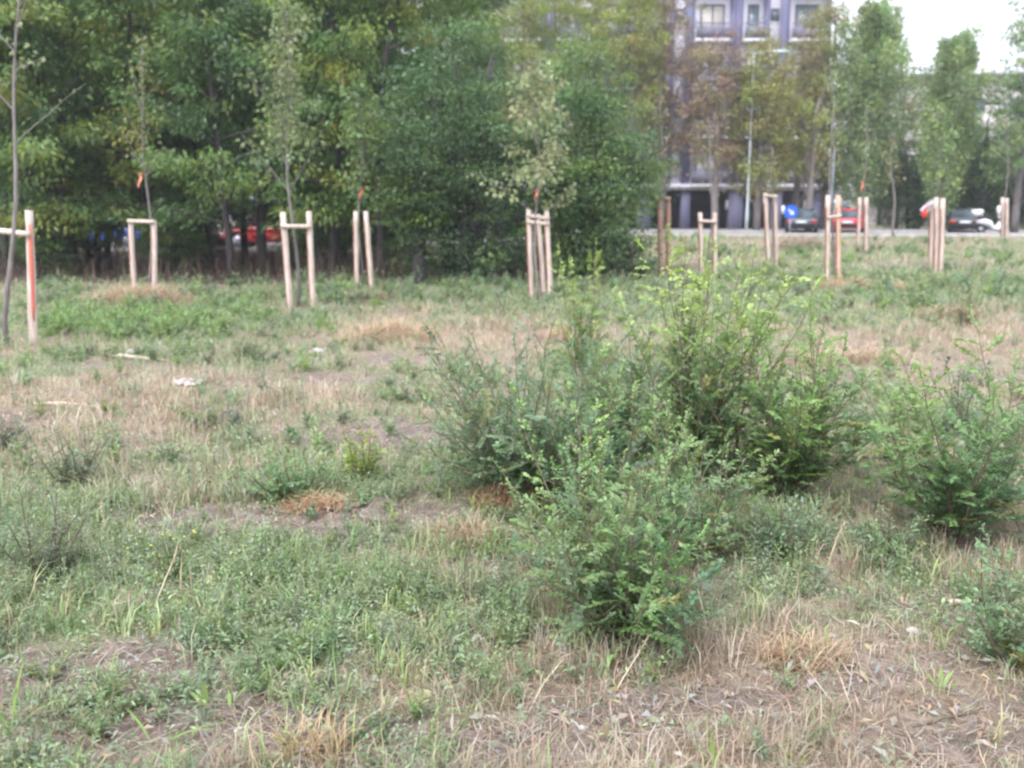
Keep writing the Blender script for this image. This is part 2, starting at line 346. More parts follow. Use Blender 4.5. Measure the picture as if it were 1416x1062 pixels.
# ------------------------------------------------------------------ buildings
PANES = [GLASS, GLASS, noise_mat('curtained_glass', (0.38, 0.38, 0.40), (0.55, 0.55, 0.56), 3, 0.3, 0, (8, 1, .3)), noise_mat('dark_glass', (0.03, 0.04, 0.05), (0.09, 0.11, 0.13), 1, 0.15, 0), noise_mat('blind_glass', (0.42, 0.40, 0.36), (0.58, 0.55, 0.50), 4, 0.4, 0, (.2, 1, 9))]
def building():
    root = empty('apartment_building', (0, 0, 0), 'tall white and lilac grey apartment block with balconies behind the trees', 'building')
    X1, YF, Z0, FH, GH_, NF = 21.0, 65.0, 0.15, 3.1, 3.35, 7
    mods = [X1 - 6.25 * (k + 1) for k in range(4)]; XL = mods[-1]
    top = Z0 + GH_ + NF * FH
    m = MB(); m.box(XL, X1, YF + 0.25, YF + 14, Z0 + GH_, top); m.build('wall', WHITE, root)
    m = MB(); m.box(XL - .1, X1 + .1, YF + 0.1, YF + 14.1, top, top + 0.5); m.build('roof', LILAC, root)
    m = MB(); m.box(XL, X1, YF + 2.2, YF + 13.8, Z0 - .6, Z0 + GH_ - .002); m.build('shopfront', DARKROOM, root)
    m = MB(); m.box(XL, X1 + .1, YF - .2, YF + 2.4, Z0 + GH_ - .28, Z0 + GH_ + .1); m.build('floor_slab', WHITE, root)
    for x in [XL + 6.25 * k for k in range(5)]:
        for (dx, wd) in ((0, 0.95), (3.0, 0.6)):
            if x + dx > X1: continue
            xx = min(x + dx, X1 - wd)
            m = MB(); m.box(xx, xx + wd, YF, YF + .9, Z0 - .6, Z0 + GH_ - .283); pr = m.build('pier', LILAC, root)
            if dx == 0:
                m = MB(); m.box(xx - .22, xx - .004, YF + .1, YF + .16, 1.9, 2.55); m.build('plaque', WHITEP, pr)
    for mx in mods:
        for a, wd in ((0, .42), (1.87, .32), (2.94, .56), (5.9, .35)):
            m = MB(); m.box(mx + a, mx + a + wd, YF, YF + .3, Z0 + GH_ + .1, top - .003); m.build('pilaster', LILAC, root)
        for f in range(NF):
            z = Z0 + GH_ + f * FH
            for x0, x1, s0, s1 in ((mx + .78, mx + 1.50, .12, 2.35), (mx + 2.32, mx + 2.84, 1.35, 2.1), (mx + 3.9, mx + 5.5, .12, 2.35)):
                if x1 > X1: continue
                m = MB()
                for (a, b, c, d) in ((x0, x0 + .09, s0, s1), (x1 - .09, x1, s0, s1), (x0 + .09, x1 - .09, s0, s0 + .09), (x0 + .09, x1 - .09, s1 - .09, s1), ((x0 + x1) / 2 - .04, (x0 + x1) / 2 + .04, s0 + .09, s1 - .09)):
                    m.box(a, b, YF + .17, YF + .27, z + c, z + d)
                wn = m.build('window', FRAMEM, root)
                m = MB(); m.box(x0 + .05, x1 - .05, YF + .21, YF + .248, z + s0 + .05, z + s1 - .05); m.build('pane', PANES[int(hsh(x0, z, 3) * 5)], wn)
            for x0, x1 in ((mx + .43, mx + 1.86), (mx + 3.51, mx + 5.89)):
                m = MB(); m.box(x0, x1, YF - .75, YF + .24, z - .12, z + .06); bl = m.build('balcony', WHITE, root)
                m = MB(); n_ = int((x1 - x0) / .12)
                for k in range(n_ + 1):
                    xx = x0 + .02 + (x1 - x0 - .04) * k / n_; m.box(xx - .02, xx + .02, YF - .72, YF - .69, z + .062, z + 1.0)
                m.box(x0, x1, YF - .735, YF - .675, z + 1.002, z + 1.06); m.box(x0 + .03, x1 - .03, YF - .685, YF - .67, z + .15, z + .8); m.build('railing', RAILM, bl)
building()
def far_house():
    root = empty('grey_building', (0, 0, 0), 'low grey pink building with dark eave beyond the poplars', 'building')
    Y, X0, X1, T = 100.0, 41.0, 78.0, 15.2
    m = MB(); m.box(X0, X1, Y, Y + 14, -.5, T); m.build('wall', GREYWALL, root)
    m = MB(); m.box(X0 - .7, X1 + .7, Y - .8, Y + 14.7, T + .003, T + .45); m.build('eave', EAVE, root)
    for f in range(4):
        for k in range(9):
            x = X0 + 2 + k * 4; z = 1.5 + f * 3.4
            m = MB(); m.box(x, x + 1.5, Y - .06, Y + .05, z, z + 1.6); wn = m.build('window', FRAMEM, root)
            m = MB(); m.box(x + .1, x + 1.4, Y - .08, Y - .062, z + .1, z + 1.5); m.build('pane', GLASS, wn)
far_house()

# ------------------------------------------------------------------ trees
def spray(m, rng, c, rad, flat, n, ln, wr, pal, droop=0.35, outd=None, up=0.75, jit=0.14):
    """a flattened cluster of leaves round point c"""
    p = rv(rng, n) * (rng.random((n, 1)) ** 0.45) * rad; p[:, 2] *= flat
    d = p.copy(); d[:, 2] = d[:, 2] * 0.4 - droop * rad; d += 0.35 * rad * rv(rng, n)
    if outd is not None: d += outd * rad * 0.6
    nr = rv(rng, n) * (1 - up) + np.array([0, 0, up])
    base = pick(rng, pal, 1, jit)[0]
    col = np.clip(base * (1 + .10 * rng.normal(size=(n, 1))), .01, .8)
    m.leaves(c + p, d, nr, ln * (0.7 + .6 * rng.random(n)), wr, col)
def curve(rng, p0, d0, L, n, wob, pull):
    """a wandering branch line"""
    pts = [np.asarray(p0, float)]; d = np.asarray(d0, float) / np.linalg.norm(d0)
    for k in range(n):
        d = d + rng.normal(size=3) * wob + np.array([0, 0, pull]); d /= np.linalg.norm(d)
        pts.append(pts[-1] + d * L / n)
    return np.array(pts)

def grove_tree(seed, H, low, pal, spread=2.3, lean=0.03):
    rng = np.random.default_rng(seed)
    root = empty('grove_tree', (0, 0, 0))
    w_, l_ = MB(), MB()
    tr = curve(rng, (0, 0, -.1), (lean * rng.normal(), lean * rng.normal(), 1), H, 14, .045, .03)
    rad = np.linspace(.115, .03, 15) * (0.8 + .5 * rng.random()); rad[0] *= 1.4
    w_.tube(tr, rad, 8)
    nb = int(H * 3.8)
    for k in range(nb):
        t = low + (1 - low) * (k + rng.random()) / nb
        i = min(int(t * 14), 13); p = tr[i] + (tr[i + 1] - tr[i]) * (t * 14 - i)
        az = k * 2.4 + rng.random(); L = spread * (0.55 + .6 * rng.random()) * (1.15 - .65 * max(0, t - .3) / .7)
        el = .1 + .5 * rng.random() + .5 * t
        br = curve(rng, p, (cos(az) * cos(el), sin(az) * cos(el), sin(el)), L, 6, .12, -.06)
        w_.tube(br, np.linspace(.035, .008, 7) * (1.2 - .5 * t), 5, cap=False)
        for s_ in range(6):
            u = .25 + .75 * (s_ + rng.random()) / 6; jn = min(int(u * 6), 5); q = br[jn] + (br[jn + 1] - br[jn]) * (u * 6 - jn)
            q = q + rng.normal(size=3) * np.array([.28, .28, .12])
            spray(l_, rng, q, .36 + .34 * rng.random(), .55, 85, .15, .32, pal, .6, np.array([cos(az), sin(az), -.1]), .55)
    w_.build('trunk', BARK, root, True); l_.build('crown', LEAF, root)
    return root
GPAL = [(.13, .225, .075), (.155, .25, .072), (.105, .19, .075), (.19, .265, .07), (.085, .155, .07), (.12, .21, .078)]
YPAL = [(.235, .29, .065), (.175, .255, .07), (.135, .225, .072), (.31, .31, .07), (.145, .235, .075)]
def bush_tree(name, seed, rx, ry, H, low, n_sp, pal, ln=.09, wr=.5, nl=70, trunks=5, srad=.45, flat=.6, bark=BARK, jit=.14):
    """broad tree leafy to near the ground: several stems, clusters through an uneven crown"""
    rng = np.random.default_rng(seed); root = empty(name, (0, 0, 0)); w_, l_ = MB(), MB()
    lobes = [(rng.normal() * .45, rng.normal() * .45, .25 + .7 * rng.random(), .35 + .35 * rng.random()) for _ in range(9)]
    cen = []
    while len(cen) < n_sp:
        p = rng.random(3) * 2 - 1
        z = (p[2] + 1) / 2
        prof = (.62 + .5 * sin(pi * min(z * .95 + .12, 1)) ** .8) * (1 - .55 * max(0, z - .55) / .45)
        lob = max((lr - math.hypot(p[0] - lx, p[1] - ly) - abs(z - lz) * .7 for lx, ly, lz, lr in lobes), default=0)
        if math.hypot(p[0], p[1]) > prof * .78 + .5 * lob: continue
        if math.hypot(p[0], p[1]) < .3 and rng.random() < .5: continue
        cen.append(np.array([p[0] * rx, p[1] * ry, low + (H - low) * z]))
    for c in cen:
        spray(l_, rng, c, srad * (.5 + 1.0 * rng.random()), flat * (.6 + .8 * rng.random()), nl, ln * (.8 + .4 * rng.random()), wr, pal, .25, None, .5, jit)
    cen = np.array(cen)
    for k in range(trunks):
        a = k * 2.4; b0 = np.array([cos(a) * .12 * trunks ** .5, sin(a) * .12 * trunks ** .5, -.1])
        tp = np.array([cos(a) * rx * .35 * (trunks > 1), sin(a) * ry * .35 * (trunks > 1), H * .85])
        ts = np.linspace(0, 1, 9)[:, None]; ln_ = b0 + (tp - b0) * ts + rng.normal(size=(9, 3)) * .06 * ts
        w_.tube(ln_, np.linspace(.12, .02, 9) if trunks > 1 else np.linspace(.22, .04, 9), 7)
        for q in cen[rng.integers(0, len(cen), 24 if trunks == 1 else 9)]:
            i = int(np.clip((q[2] / H - .18) * 8, 1, 7)); p = ln_[i]
            mid = (p + q) / 2 + rng.normal(size=3) * .1 + np.array([0, 0, -.1])
            w_.tube(np.array([p, mid, q]), [.035, .022, .008], 5, cap=False)
    w_.build('trunk', bark, root, True); l_.build('crown', LEAF, root)
    return root
def poplar(seed, H, R, pal, name='poplar_tree', nb=60):
    rng = np.random.default_rng(seed); root = empty(name, (0, 0, 0)); w_, l_ = MB(), MB()
    tr = curve(rng, (0, 0, -.1), (0, 0, 1), H * .97, 14, .02, .03); w_.tube(tr, np.linspace(.2, .02, 15), 8)
    for k in range(nb):
        t = .10 + .86 * (k + rng.random()) / nb; i = min(int(t * 14), 13); p = tr[i]
        az = k * 2.4 + rng.random(); rr = R * (sin(pi * min(.98, .24 + .745 * t)) ** 1.05) * (.75 + .5 * rng.random())
        el = 1.0 + .25 * rng.random(); L = rr / cos(el)
        L = min(L, (H * 1.01 - p[2]))
        br = curve(rng, p, (cos(az) * cos(el), sin(az) * cos(el), sin(el)), L, 7, .05, .05)
        w_.tube(br, np.linspace(.035, .006, 8) * (1.2 - t), 5, cap=False)
        for s_ in range(8):
            u = .15 + .85 * (s_ + rng.random()) / 8; jn = min(int(u * 7), 6); q = br[jn] + (br[jn + 1] - br[jn]) * (u * 7 - jn) + rng.normal(size=3) * .12
            spray(l_, rng, q, (.36 + .2 * rng.random()) * (1.15 - .75 * t), 1.5, 66, .15, .65, pal, .1, np.array([0, 0, .6]), .3)
    w_.build('trunk', BARK_PALE, root, True); l_.build('crown', LEAF, root)
    return root
def put(o, p, rz, sc=1.0, label=None, cat='tree', group=None):
    o.location = [float(v) for v in p]; o.rotation_euler = (0, 0, rz); o.scale = (sc, sc, sc); tag(o, label, cat, group); return o

# the grove: dark acacia-like trees, left
rg = np.random.default_rng(7)
protos = [grove_tree(101, 9.5, .15, GPAL, 2.4), grove_tree(102, 9.0, .12, YPAL, 2.6), grove_tree(103, 10, .18, GPAL, 2.2), grove_tree(104, 8.6, .13, GPAL + YPAL, 2.7), grove_tree(105, 9.2, .13, YPAL + GPAL, 2.3)]
used = set()
FRONT = [(12, 24.5, 0, 'dark trunk rising just behind the leftmost staked tree'), (52, 23.2, 1, 'yellow green grove tree right of the red striped stake'), (106, 24.2, 2, 'thick dark trunk in the grove a little left of the hay mound'), (150, 26.5, 3, 'grove tree whose thin trunk stands left of the empty looking stake frame'),
         (212, 25.4, 1, 'grove tree with yellowish leaves directly behind the hay mound stakes'), (285, 27.0, 4, 'thin grove trunk just left of the red car'), (320, 23.4, 0, 'tall dark trunk in front of the red car bonnet'), (366, 25.0, 2, 'dark thin trunk in front of the red car cabin'),
         (462, 24.4, 4, 'grove tree behind the gap between two staked trees, yellow tufts'), (528, 23.6, 3, 'grove tree with bright low branch beside the pale lamp post'), (448, 27.5, 1, 'slim trunk in front of the dark parked car'), (585, 27.5, 0, 'last grove tree, rising behind the dark broad tree')]
def grove_put(k, p, sc, label):
    o = protos[k] if k not in used else copy_tree(protos[k]); used.add(k)
    put(o, p, rg.random() * 6.28, sc, label, 'tree', 'trees of the dark grove')
for px, Y, k, lb in FRONT: grove_put(k, onground(px, Y), .92 + .16 * rg.random(), lb)
n_ = 0
for j, Y in enumerate((30.0, 35.5)):
    for px in np.arange(-60 + 45 * j, 660, 104):
        grove_put(int(rg.integers(0, 5)), onground(px + rg.normal() * 14, Y + rg.normal() * .7), .95 + .25 * rg.random(), 'inner grove tree half hidden behind the front trunks, crowns merging'); n_ += 1

DPAL = [(.083, .145, .062), (.098, .165, .065), (.074, .128, .060), (.115, .185, .066), (.088, .15, .066)]
MPAL = [(.105, .18, .07), (.125, .205, .073), (.09, .16, .07), (.14, .22, .07)]
o = bush_tree('broad_tree', 201, 2.1, 2.0, 5.7, .2, 270, DPAL, .085, .45, 150, 6, .52, .55, jit=.22); put(o, onground(640, 21.6), 0, 1, 'dense dark green tree leafy to the ground, left half of the broad clump', 'tree')
o = bush_tree('broad_tree', 202, 1.75, 1.8, 5.3, .15, 250, MPAL + [(.16, .24, .075)], .085, .45, 150, 6, .52, .55, jit=.22); put(o, onground(800, 22.2), 0, 1, 'mid green bushy tree behind the pale staked tree, right half of the broad clump', 'tree')
o = bush_tree('low_bush', 203, .9, .7, 1.0, .05, 60, DPAL + [(.12, .12, .07)], .07, .5, 70, 4, .28); put(o, onground(850, 21.4), 0, 1, 'low scrubby bush at the right foot of the broad clump', 'bush')
# bright low branches of a sapling in the gap
o = bush_tree('sapling_tree', 204, .95, .8, 2.9, 1.35, 42, [(.16, .24, .055), (.14, .22, .055)], .11, .4, 80, 1, .36, .4); put(o, onground(575, 21.0), .4, 1, 'light green sapling spreading in front of the dark broad tree', 'tree')

# backdrop trees across the road, left
bk = [bush_tree('roadside_tree', 301, 3.6, 3.2, 11, 1.2, 260, GPAL + DPAL, .2, .5, 60, 1, .95), bush_tree('roadside_tree', 302, 3.2, 3.4, 12.5, .8, 270, DPAL + MPAL, .2, .5, 60, 1, .95)]
for i, px in enumerate((-80, 20, 120, 215, 310, 410, 500, 590)):
    o = bk[i] if i < 2 else copy_tree(bk[i % 2])
    put(o, onground(px + rg.normal() * 10, 56 + 3 * (i % 2)), rg.random() * 6, 1 + .15 * rg.random(), 'dark roadside tree across the road, seen through the grove', 'tree', 'trees across the road')

# autumn trees before the tower
VPAL = [(.225, .32, .135), (.26, .35, .14), (.195, .285, .125), (.27, .335, .13)]
APAL = [(.27, .235, .11), (.235, .23, .10), (.30, .26, .11), (.22, .22, .115)]
PPAL = [(.34, .235, .175), (.30, .22, .16), (.27, .24, .13), (.36, .25, .18), (.25, .235, .12)]
OPAL = [(.28, .32, .085), (.25, .29, .09), (.30, .28, .09), (.28, .25, .11)]
def autumn(seed, px, Y, rx, H, low, n, pal, label, wr=.7, ln=.13):
    o = bush_tree('autumn_tree', seed, rx, rx, H, low, int(n * 1.25), pal, ln, wr, 75, 1, .6, .75, BARK_PALE); put(o, onground(px, Y), seed, 1, label, 'tree'); return o
autumn(401, 912, 54, 2.5, 17, 4.5, 210, PPAL, 'pinkish brown autumn tree left of the tower face')
autumn(402, 985, 52, 1.8, 10.8, 3.6, 115, PPAL, 'rusty tinged autumn tree in front of the tower piers')
autumn(403, 1045, 51.6, 2.1, 10.4, 2.2, 190, OPAL, 'olive yellow tree below the balcony of the tower')
autumn(404, 1100, 55, 2.0, 13.2, 3.0, 140, OPAL + APAL, 'yellow topped autumn tree hiding the right bays of the tower')
autumn(405, 1140, 57, 2.0, 14.2, 2.2, 190, APAL, 'thin brown autumn tree against the sky at the tower corner')
autumn(411, 1120, 51.4, 1.3, 8.2, 3.2, 22, OPAL, 'pale thick trunked tree beside the right end of the tower')
autumn(406, 1238, 60, 2.1, 12.0, 2.2, 120, APAL + MPAL, 'brownish tree showing right of the tall poplar')
autumn(407, 862, 53, 2.7, 17, 4.0, 230, [(.30, .36, .09), (.26, .33, .09), (.32, .30, .12)], 'yellow green tree rising above the right of the broad clump')
autumn(408, 765, 55, 3.6, 18, 5.0, 330, [(.27, .34, .10), (.30, .33, .10)], 'yellow green tree top above the middle of the broad clump')
autumn(409, 675, 52, 2.8, 17, 4.0, 230, [(.26, .32, .10), (.30, .28, .14)], 'sparse tree before the left end of the tower')
autumn(410, 1404, 50, 2.6, 11.6, 3.0, 150, MPAL + VPAL, 'loose leaved tree at the right edge against the sky', .6, .15)
o = poplar(501, 12.3, 2.45, VPAL, nb=74); put(o, onground(1193, 54), 1, 1, 'tallest columnar poplar, left of the pair', 'tree', 'columnar poplars')
o = poplar(502, 10.5, 1.65, VPAL, nb=56); put(o, onground(1299, 51), 2, 1, 'shorter columnar poplar with a narrow tip, right of the pair', 'tree', 'columnar poplars')
hb = bush_tree('hedge_tree', 601, 2.0, 1.6, 5.2, .2, 230, DPAL, .13, .5, 60, 4, .55)
HL = ['dark bushy tree right of the pale thin trunk', 'dark bushy tree behind the red bag stakes', 'dark bushy tree behind the white scooter', 'dark bushy tree at the far right edge']
for i, (px, Y, sc) in enumerate(((1262, 57, 1.15), (1325, 55, 1.3), (1378, 56, 1.2), (1440, 55, 1.3))):
    o = hb if i == 0 else copy_tree(hb); put(o, onground(px, Y), i * 1.9, sc, HL[i], 'tree', 'dark bushy trees on the far verge')
o = bush_tree('green_tree', 602, 2.2, 2.0, 7.2, 2.2, 120, VPAL, .13, .5, 60, 1, .55); put(o, onground(1352, 53), 0, 1, 'mid green tree behind the shorter poplar', 'tree')

for i, (px, Y, sc) in enumerate(((1085, 88, .75), (1150, 84, .62), (1215, 86, .8), (1290, 82, .72), (1350, 85, .78), (1425, 83, .8))):
    put(copy_tree(bk[i % 2]), onground(px, Y), i * 2.1, sc, 'distant tree behind the poplars and the tower corner', 'tree', 'distant trees behind the poplars')
# young growth under the grove
un = [bush_tree('understory_sapling', 701, .95, .8, 2.7, .5, 60, GPAL + YPAL, .10, .35, 80, 2, .36, .4), bush_tree('understory_sapling', 702, 1.1, .9, 2.2, .3, 55, GPAL, .10, .35, 80, 3, .36, .4)]
UL = ['bright understory sapling left of the hay mound stakes', 'understory sapling at the far left behind the leftmost trunk', 'understory sapling right of the red striped stake', 'low sapling filling the gap left of the red car', 'low sapling just right of the hay mound stakes', 'low sapling behind the splayed stake frame', 'low sapling left of the bare stake pair', 'low sapling at the left picture edge inside the grove', 'sapling between the dark car and the bare stake pair', 'low front sapling just right of the red striped stake', 'small front sapling close right of the hay mound stakes', 'small front sapling left of the red car', 'small front sapling right of the splayed stake frame', 'small front sapling beside the pale lamp post']
for i, (px, Y, sc) in enumerate(((128, 26.5, 1.0), (30, 27.5, 1.05), (88, 29.0, 1.1), (278, 29.5, 1.0), (238, 28.0, 1.1), (418, 31.0, .95), (470, 29.0, 1.05), (-20, 26, 1), (528, 31.5, 1.0), (70, 23.6, .8), (226, 24.6, .75), (254, 25.2, .75), (440, 25.4, .75), (565, 24.2, .8))):
    put(un[i] if i < 2 else copy_tree(un[i % 2]), onground(px, Y), i * 1.3, sc, UL[i], 'sapling', 'saplings under the grove')

# ------------------------------------------------------------------ young staked trees
def young_tree(px, Y, base_px, top_py, crown_lo, R, nb, nl, ln, pal, label, seed, bend=(0, 0), r0=.028, el0=.9, ext=1.0):
    rng = np.random.default_rng(seed); b = onground(base_px, Y); root = empty('young_tree', b, label, 'tree', 'young staked trees')
    H = at(px, top_py, Y)[2] - b[2]; X = at(px, top_py, Y)[0] - b[0]
    w_, l_ = MB(), MB()
    ts = np.linspace(0, 1, 14)
    tr = np.stack([X * ts + .05 * np.sin(ts * 9 + seed) * (ts > .05) + bend[0] * np.sin(pi * ts), .04 * np.sin(ts * 7 + seed * 2) + bend[1] * np.sin(pi * ts), H * ts - .05], 1)
    w_.tube(tr, np.linspace(r0, .006, 14), 8)
    for k in range(nb):
        t = crown_lo + (.98 - crown_lo) * (k + rng.random()) / nb; i = min(int(t * 13), 12); p = tr[i] + (tr[i + 1] - tr[i]) * (t * 13 - i)
        az = k * 2.4 + rng.random() * .8; L = R * (1.15 - .75 * (t - crown_lo) / (1 - crown_lo)) * (.6 + .6 * rng.random())
        el = el0 + .3 * rng.normal() * .5
        br = curve(rng, p, (cos(az) * cos(el), sin(az) * cos(el), sin(el)), L, 6, .1, .02)
        w_.tube(br, np.linspace(.010, .003, 7), 5, cap=False)
        for s_ in range(4):
            u = .3 + .7 * (s_ + rng.random()) / 4; jn = min(int(u * 6), 5); q = br[jn] + (br[jn + 1] - br[jn]) * (u * 6 - jn)
            if nl: spray(l_, rng, q, .14 + .1 * rng.random(), .9, nl, ln, .65, pal, .5, None, .45)
    w_.build('trunk', BARK_PALE, root, True)
    if nl: l_.build('crown', LEAF, root)
    return root
CP = [(.19, .23, .105), (.22, .26, .125), (.16, .205, .09)]
EP = [(.27, .30, .15), (.24, .28, .14), (.29, .29, .15), (.21, .26, .13), (.28, .32, .16)]
DP = [(.14, .215, .075), (.16, .24, .08), (.12, .19, .075)]
KP = [(.18, .25, .10), (.21, .28, .11), (.15, .22, .09)]
young_tree(28, 11.2, 10, -80, .52, 1.0, 9, 3, .07, CP, 'leftmost young tree, bare grey trunk with thin forked twigs', 11, r0=.034, el0=.85)
young_tree(192, 17.3, 206, 60, .50, .75, 14, 5, .08, [(.16, .19, .06), (.2, .2, .06), (.13, .17, .06)], 'young tree with crooked trunk growing from the hay mound', 12, (.05, 0))
young_tree(392, 15.8, 410, 5, .38, 1.0, 22, 13, .085, CP, 'young tree with tall oval pale green crown', 13, r0=.032, el0=1.0)
young_tree(497, 20.2, 500, 122, .42, .95, 16, 15, .10, DP, 'short young tree with round bright green crown', 14, r0=.025)
young_tree(740, 17.4, 744, 88, .34, 1.15, 22, 15, .095, EP, 'young tree with cream yellow leaves before the broad clump', 15, r0=.028, el0=.6)
young_tree(916, 22.6, 919, 120, .5, .6, 8, 3, .07, PPAL, 'nearly leafless young tree in the reddish stake frame', 16, r0=.024)
young_tree(986, 22.4, 979, 150, .45, .7, 9, 3, .07, APAL, 'thin young tree with forked bare top, stakes behind the shrub tip', 17, r0=.026, el0=1.0)
young_tree(1066, 24.0, 1066, 200, .5, .5, 7, 3, .07, APAL, 'slight young tree in the frame beside the blue sign', 18, r0=.02)
young_tree(1149, 20.3, 1151, 90, .5, .55, 8, 3, .07, VPAL, 'slim bare young tree left of the tall poplar', 19, r0=.026, el0=1.1)
young_tree(1199, 29.5, 1193, 140, .4, .8, 10, 4, .08, VPAL, 'slim young tree with orange ribbon before the tall poplar', 20, r0=.026, el0=1.1)
young_tree(1298, 22.8, 1296, 150, .42, .85, 15, 10, .10, KP, 'young tree with fresh light green leaves, red bag at its stakes', 21, r0=.03, el0=.75)
young_tree(1394, 35.5, 1390, 130, .45, .8, 10, 5, .09, MPAL, 'young tree at the far right with dark thin trunk', 22, r0=.03)
young_tree(1232, 38.5, 1237, 190, .5, .7, 7, 4, .09, APAL, 'pale thin trunk standing alone without stakes on the far verge', 23, r0=.06)

STK = 'tree stake frames in the meadow'
def stakes(label, posts, bar=None, mat=WOOD, r=.042, third=None, stripe=None, strip_side=-1):
    """posts: (px_bottom, py_bottom or None, px_top, py_top, Y)"""
    c = np.mean([onground(p[0], p[4]) for p in posts], 0); root = empty('tree_stake_frame', c, label, 'stake frame', STK)
    tops = []
    for (pb, pt, pyt, mt, Y) in [(p[0], p[2], p[3], p[5] if len(p) > 5 else mat, p[4]) for p in posts]:
        b = onground(pb, Y); t = at(pt, pyt, Y); rng = np.random.default_rng(abs(int(pb)))
        n = 9; ts = np.linspace(-.06, 1, n)[:, None]; ln_ = b + (t - b) * ts - c; ln_[1:-1] += rng.normal(size=(n - 2, 3)) * .003
        m = MB(); rr = np.full(n, r) * (1 + .05 * rng.normal(size=n)); rr[-1] *= .86
        m.tube(ln_, rr, 10); po = m.build('post', mt, root)
        # strip of bark left on one side of the split post
        if strip_side:
            off = np.array([strip_side * r * .74, -r * .35, 0]); m = MB(); m.tube(ln_[:-1] + off, r * .42, 6); m.build('bark_strip', BARKSTRIP, po)
        if stripe:
            s0, s1 = stripe; tt = np.linspace(s0, s1, 7)[:, None]; l2 = b + (t - b) * tt - c + np.array([r * .45, -r * .62, 0])
            m = MB(); m.tube(l2, r * .52 * np.array([.6, 1, .9, 1.05, 1, .95, .5]), 7); m.build('painted_stripe', REDPAINT, po)
        tops.append((b - c, t - c))
    if bar is not None:
        for (f0, f1) in bar:
            p = tops[0][0] + (tops[0][1] - tops[0][0]) * f0; q = tops[1][0] + (tops[1][1] - tops[1][0]) * f1
            d = (q - p) / np.linalg.norm(q - p); p = p - d * .035 + np.array([0, -r * 1.45, 0]); q = q + d * .035 + np.array([0, -r * 1.45, 0])
            m = MB(); m.tube(np.linspace(p, q, 5), .034, 8); m.build('crossbar', mat, root)
    return root
stakes('leftmost stake frame, its post marked with red paint', [(-48, 0, -52, 282, 11.6), (47, 0, 40, 291, 11.2)], [(.84, .83)], r=.048, stripe=(.18, .9), strip_side=0)
stakes('low goalpost shaped stake frame standing in the hay mound', [(186, 0, 181, 304, 17.4), (214, 0, 213, 305, 17.2)], [(.985, .985)], r=.046)
stakes('stake frame with splayed left post around the tall oval tree', [(402, 0, 391, 293, 15.6), (433, 0, 427, 292, 15.7)], [(.86, .85)], WOOD, .05)
stakes('pair of plain leaning stakes without visible crossbar, beside the grove', [(494, 0, 492, 292, 20.0), (514, 0, 506, 292, 19.9)], None, r=.055)
stakes('stake frame with a double crossbar before the broad clump', [(735, 0, 731, 289, 17.6), (761, 0, 756, 292, 17.4), (752, 0, 744, 296, 18.2)], [(.93, .92), (.86, .86)], r=.05)
stakes('tall reddish stake frame with a flush crossbar', [(914, 0, 912, 272, 22.5), (924, 0, 924, 272, 22.7)], [(.98, .98)], WOOD_RED, .06)
stakes('stake frame rising just behind the bright shrub tip', [(971, 0, 968, 294, 22.3), (989, 0, 988, 294, 22.4)], [(.87, .86)], r=.055)
stakes('stake frame left of the blue road sign', [(1063, 0, 1058, 267, 24.0), (1073, 0, 1072, 269, 24.2)], [(.97, .97)], r=.055)
stakes('wide pair of stakes, right one orange toned, left of the red car', [(1144, 0, 1145, 270, 20.2), (1159, 0, 1159, 270, 20.0, WOOD_WARM)], [(.75, .77)], r=.055)
stakes('pair of stakes in front of the red car, orange ribbon above', [(1186, 0, 1189, 273, 29.5), (1197, 0, 1198, 273, 29.4)], None, r=.06)
stakes('bunch of three stakes with the red bag', [(1293, 0, 1295, 273, 22.6), (1300, 0, 1304, 274, 22.4), (1286, 0, 1288, 278, 24.5)], None, r=.058)
stakes('slender pair of stakes farthest to the right', [(1386, 0, 1387, 273, 35.6), (1391, 0, 1392, 274, 35.8)], None, r=.075)

def ribbon(px, py, Y, label, mat, h=.16):
    h *= .8
    p = at(px, py, Y); rng = np.random.default_rng(px); m = MB(); n = 7
    t = np.linspace(0, 1, n); a = np.stack([.02 * np.sin(t * 5) - .035, -.03 + .015 * np.cos(t * 4), h * (.5 - t)], 1); b = a + np.stack([.055 - .03 * t, .01 * np.sin(t * 7), 0 * t], 1)
    c = a + np.array([0, .006, 0]); d = b + np.array([0, .006, 0])
    i = np.arange(n - 1)
    m.add(np.concatenate([a, b, c, d]), np.concatenate([np.stack([i, i + n, i + n + 1, i + 1], 1), np.stack([i + 2 * n, i + 2 * n + 1, i + 3 * n + 1, i + 3 * n], 1)]))
    th = np.linspace(0, 2 * pi, 11); m.tube(np.stack([.034 * np.cos(th), .034 * np.sin(th), .5 * h + 0 * th], 1), .012, 6)
    tag(m.build('ribbon_tag', mat, None, True, None), label, 'tag', 'ribbon tags on the young trees').location = [float(v) for v in p]
ribbon(195, 250, 17.2, 'red and white ribbon on the crooked trunk above the hay mound', ORANGE, .3)
ribbon(500, 267, 20.1, 'dull red ribbon on the short bright green tree', REDPAINT, .28)
ribbon(742, 270, 17.3, 'small red ribbon on the cream leaved tree', ORANGE, .2)
ribbon(1192, 258, 29.4, 'bright orange ribbon on the slim tree before the tall poplar', ORANGE, .34)

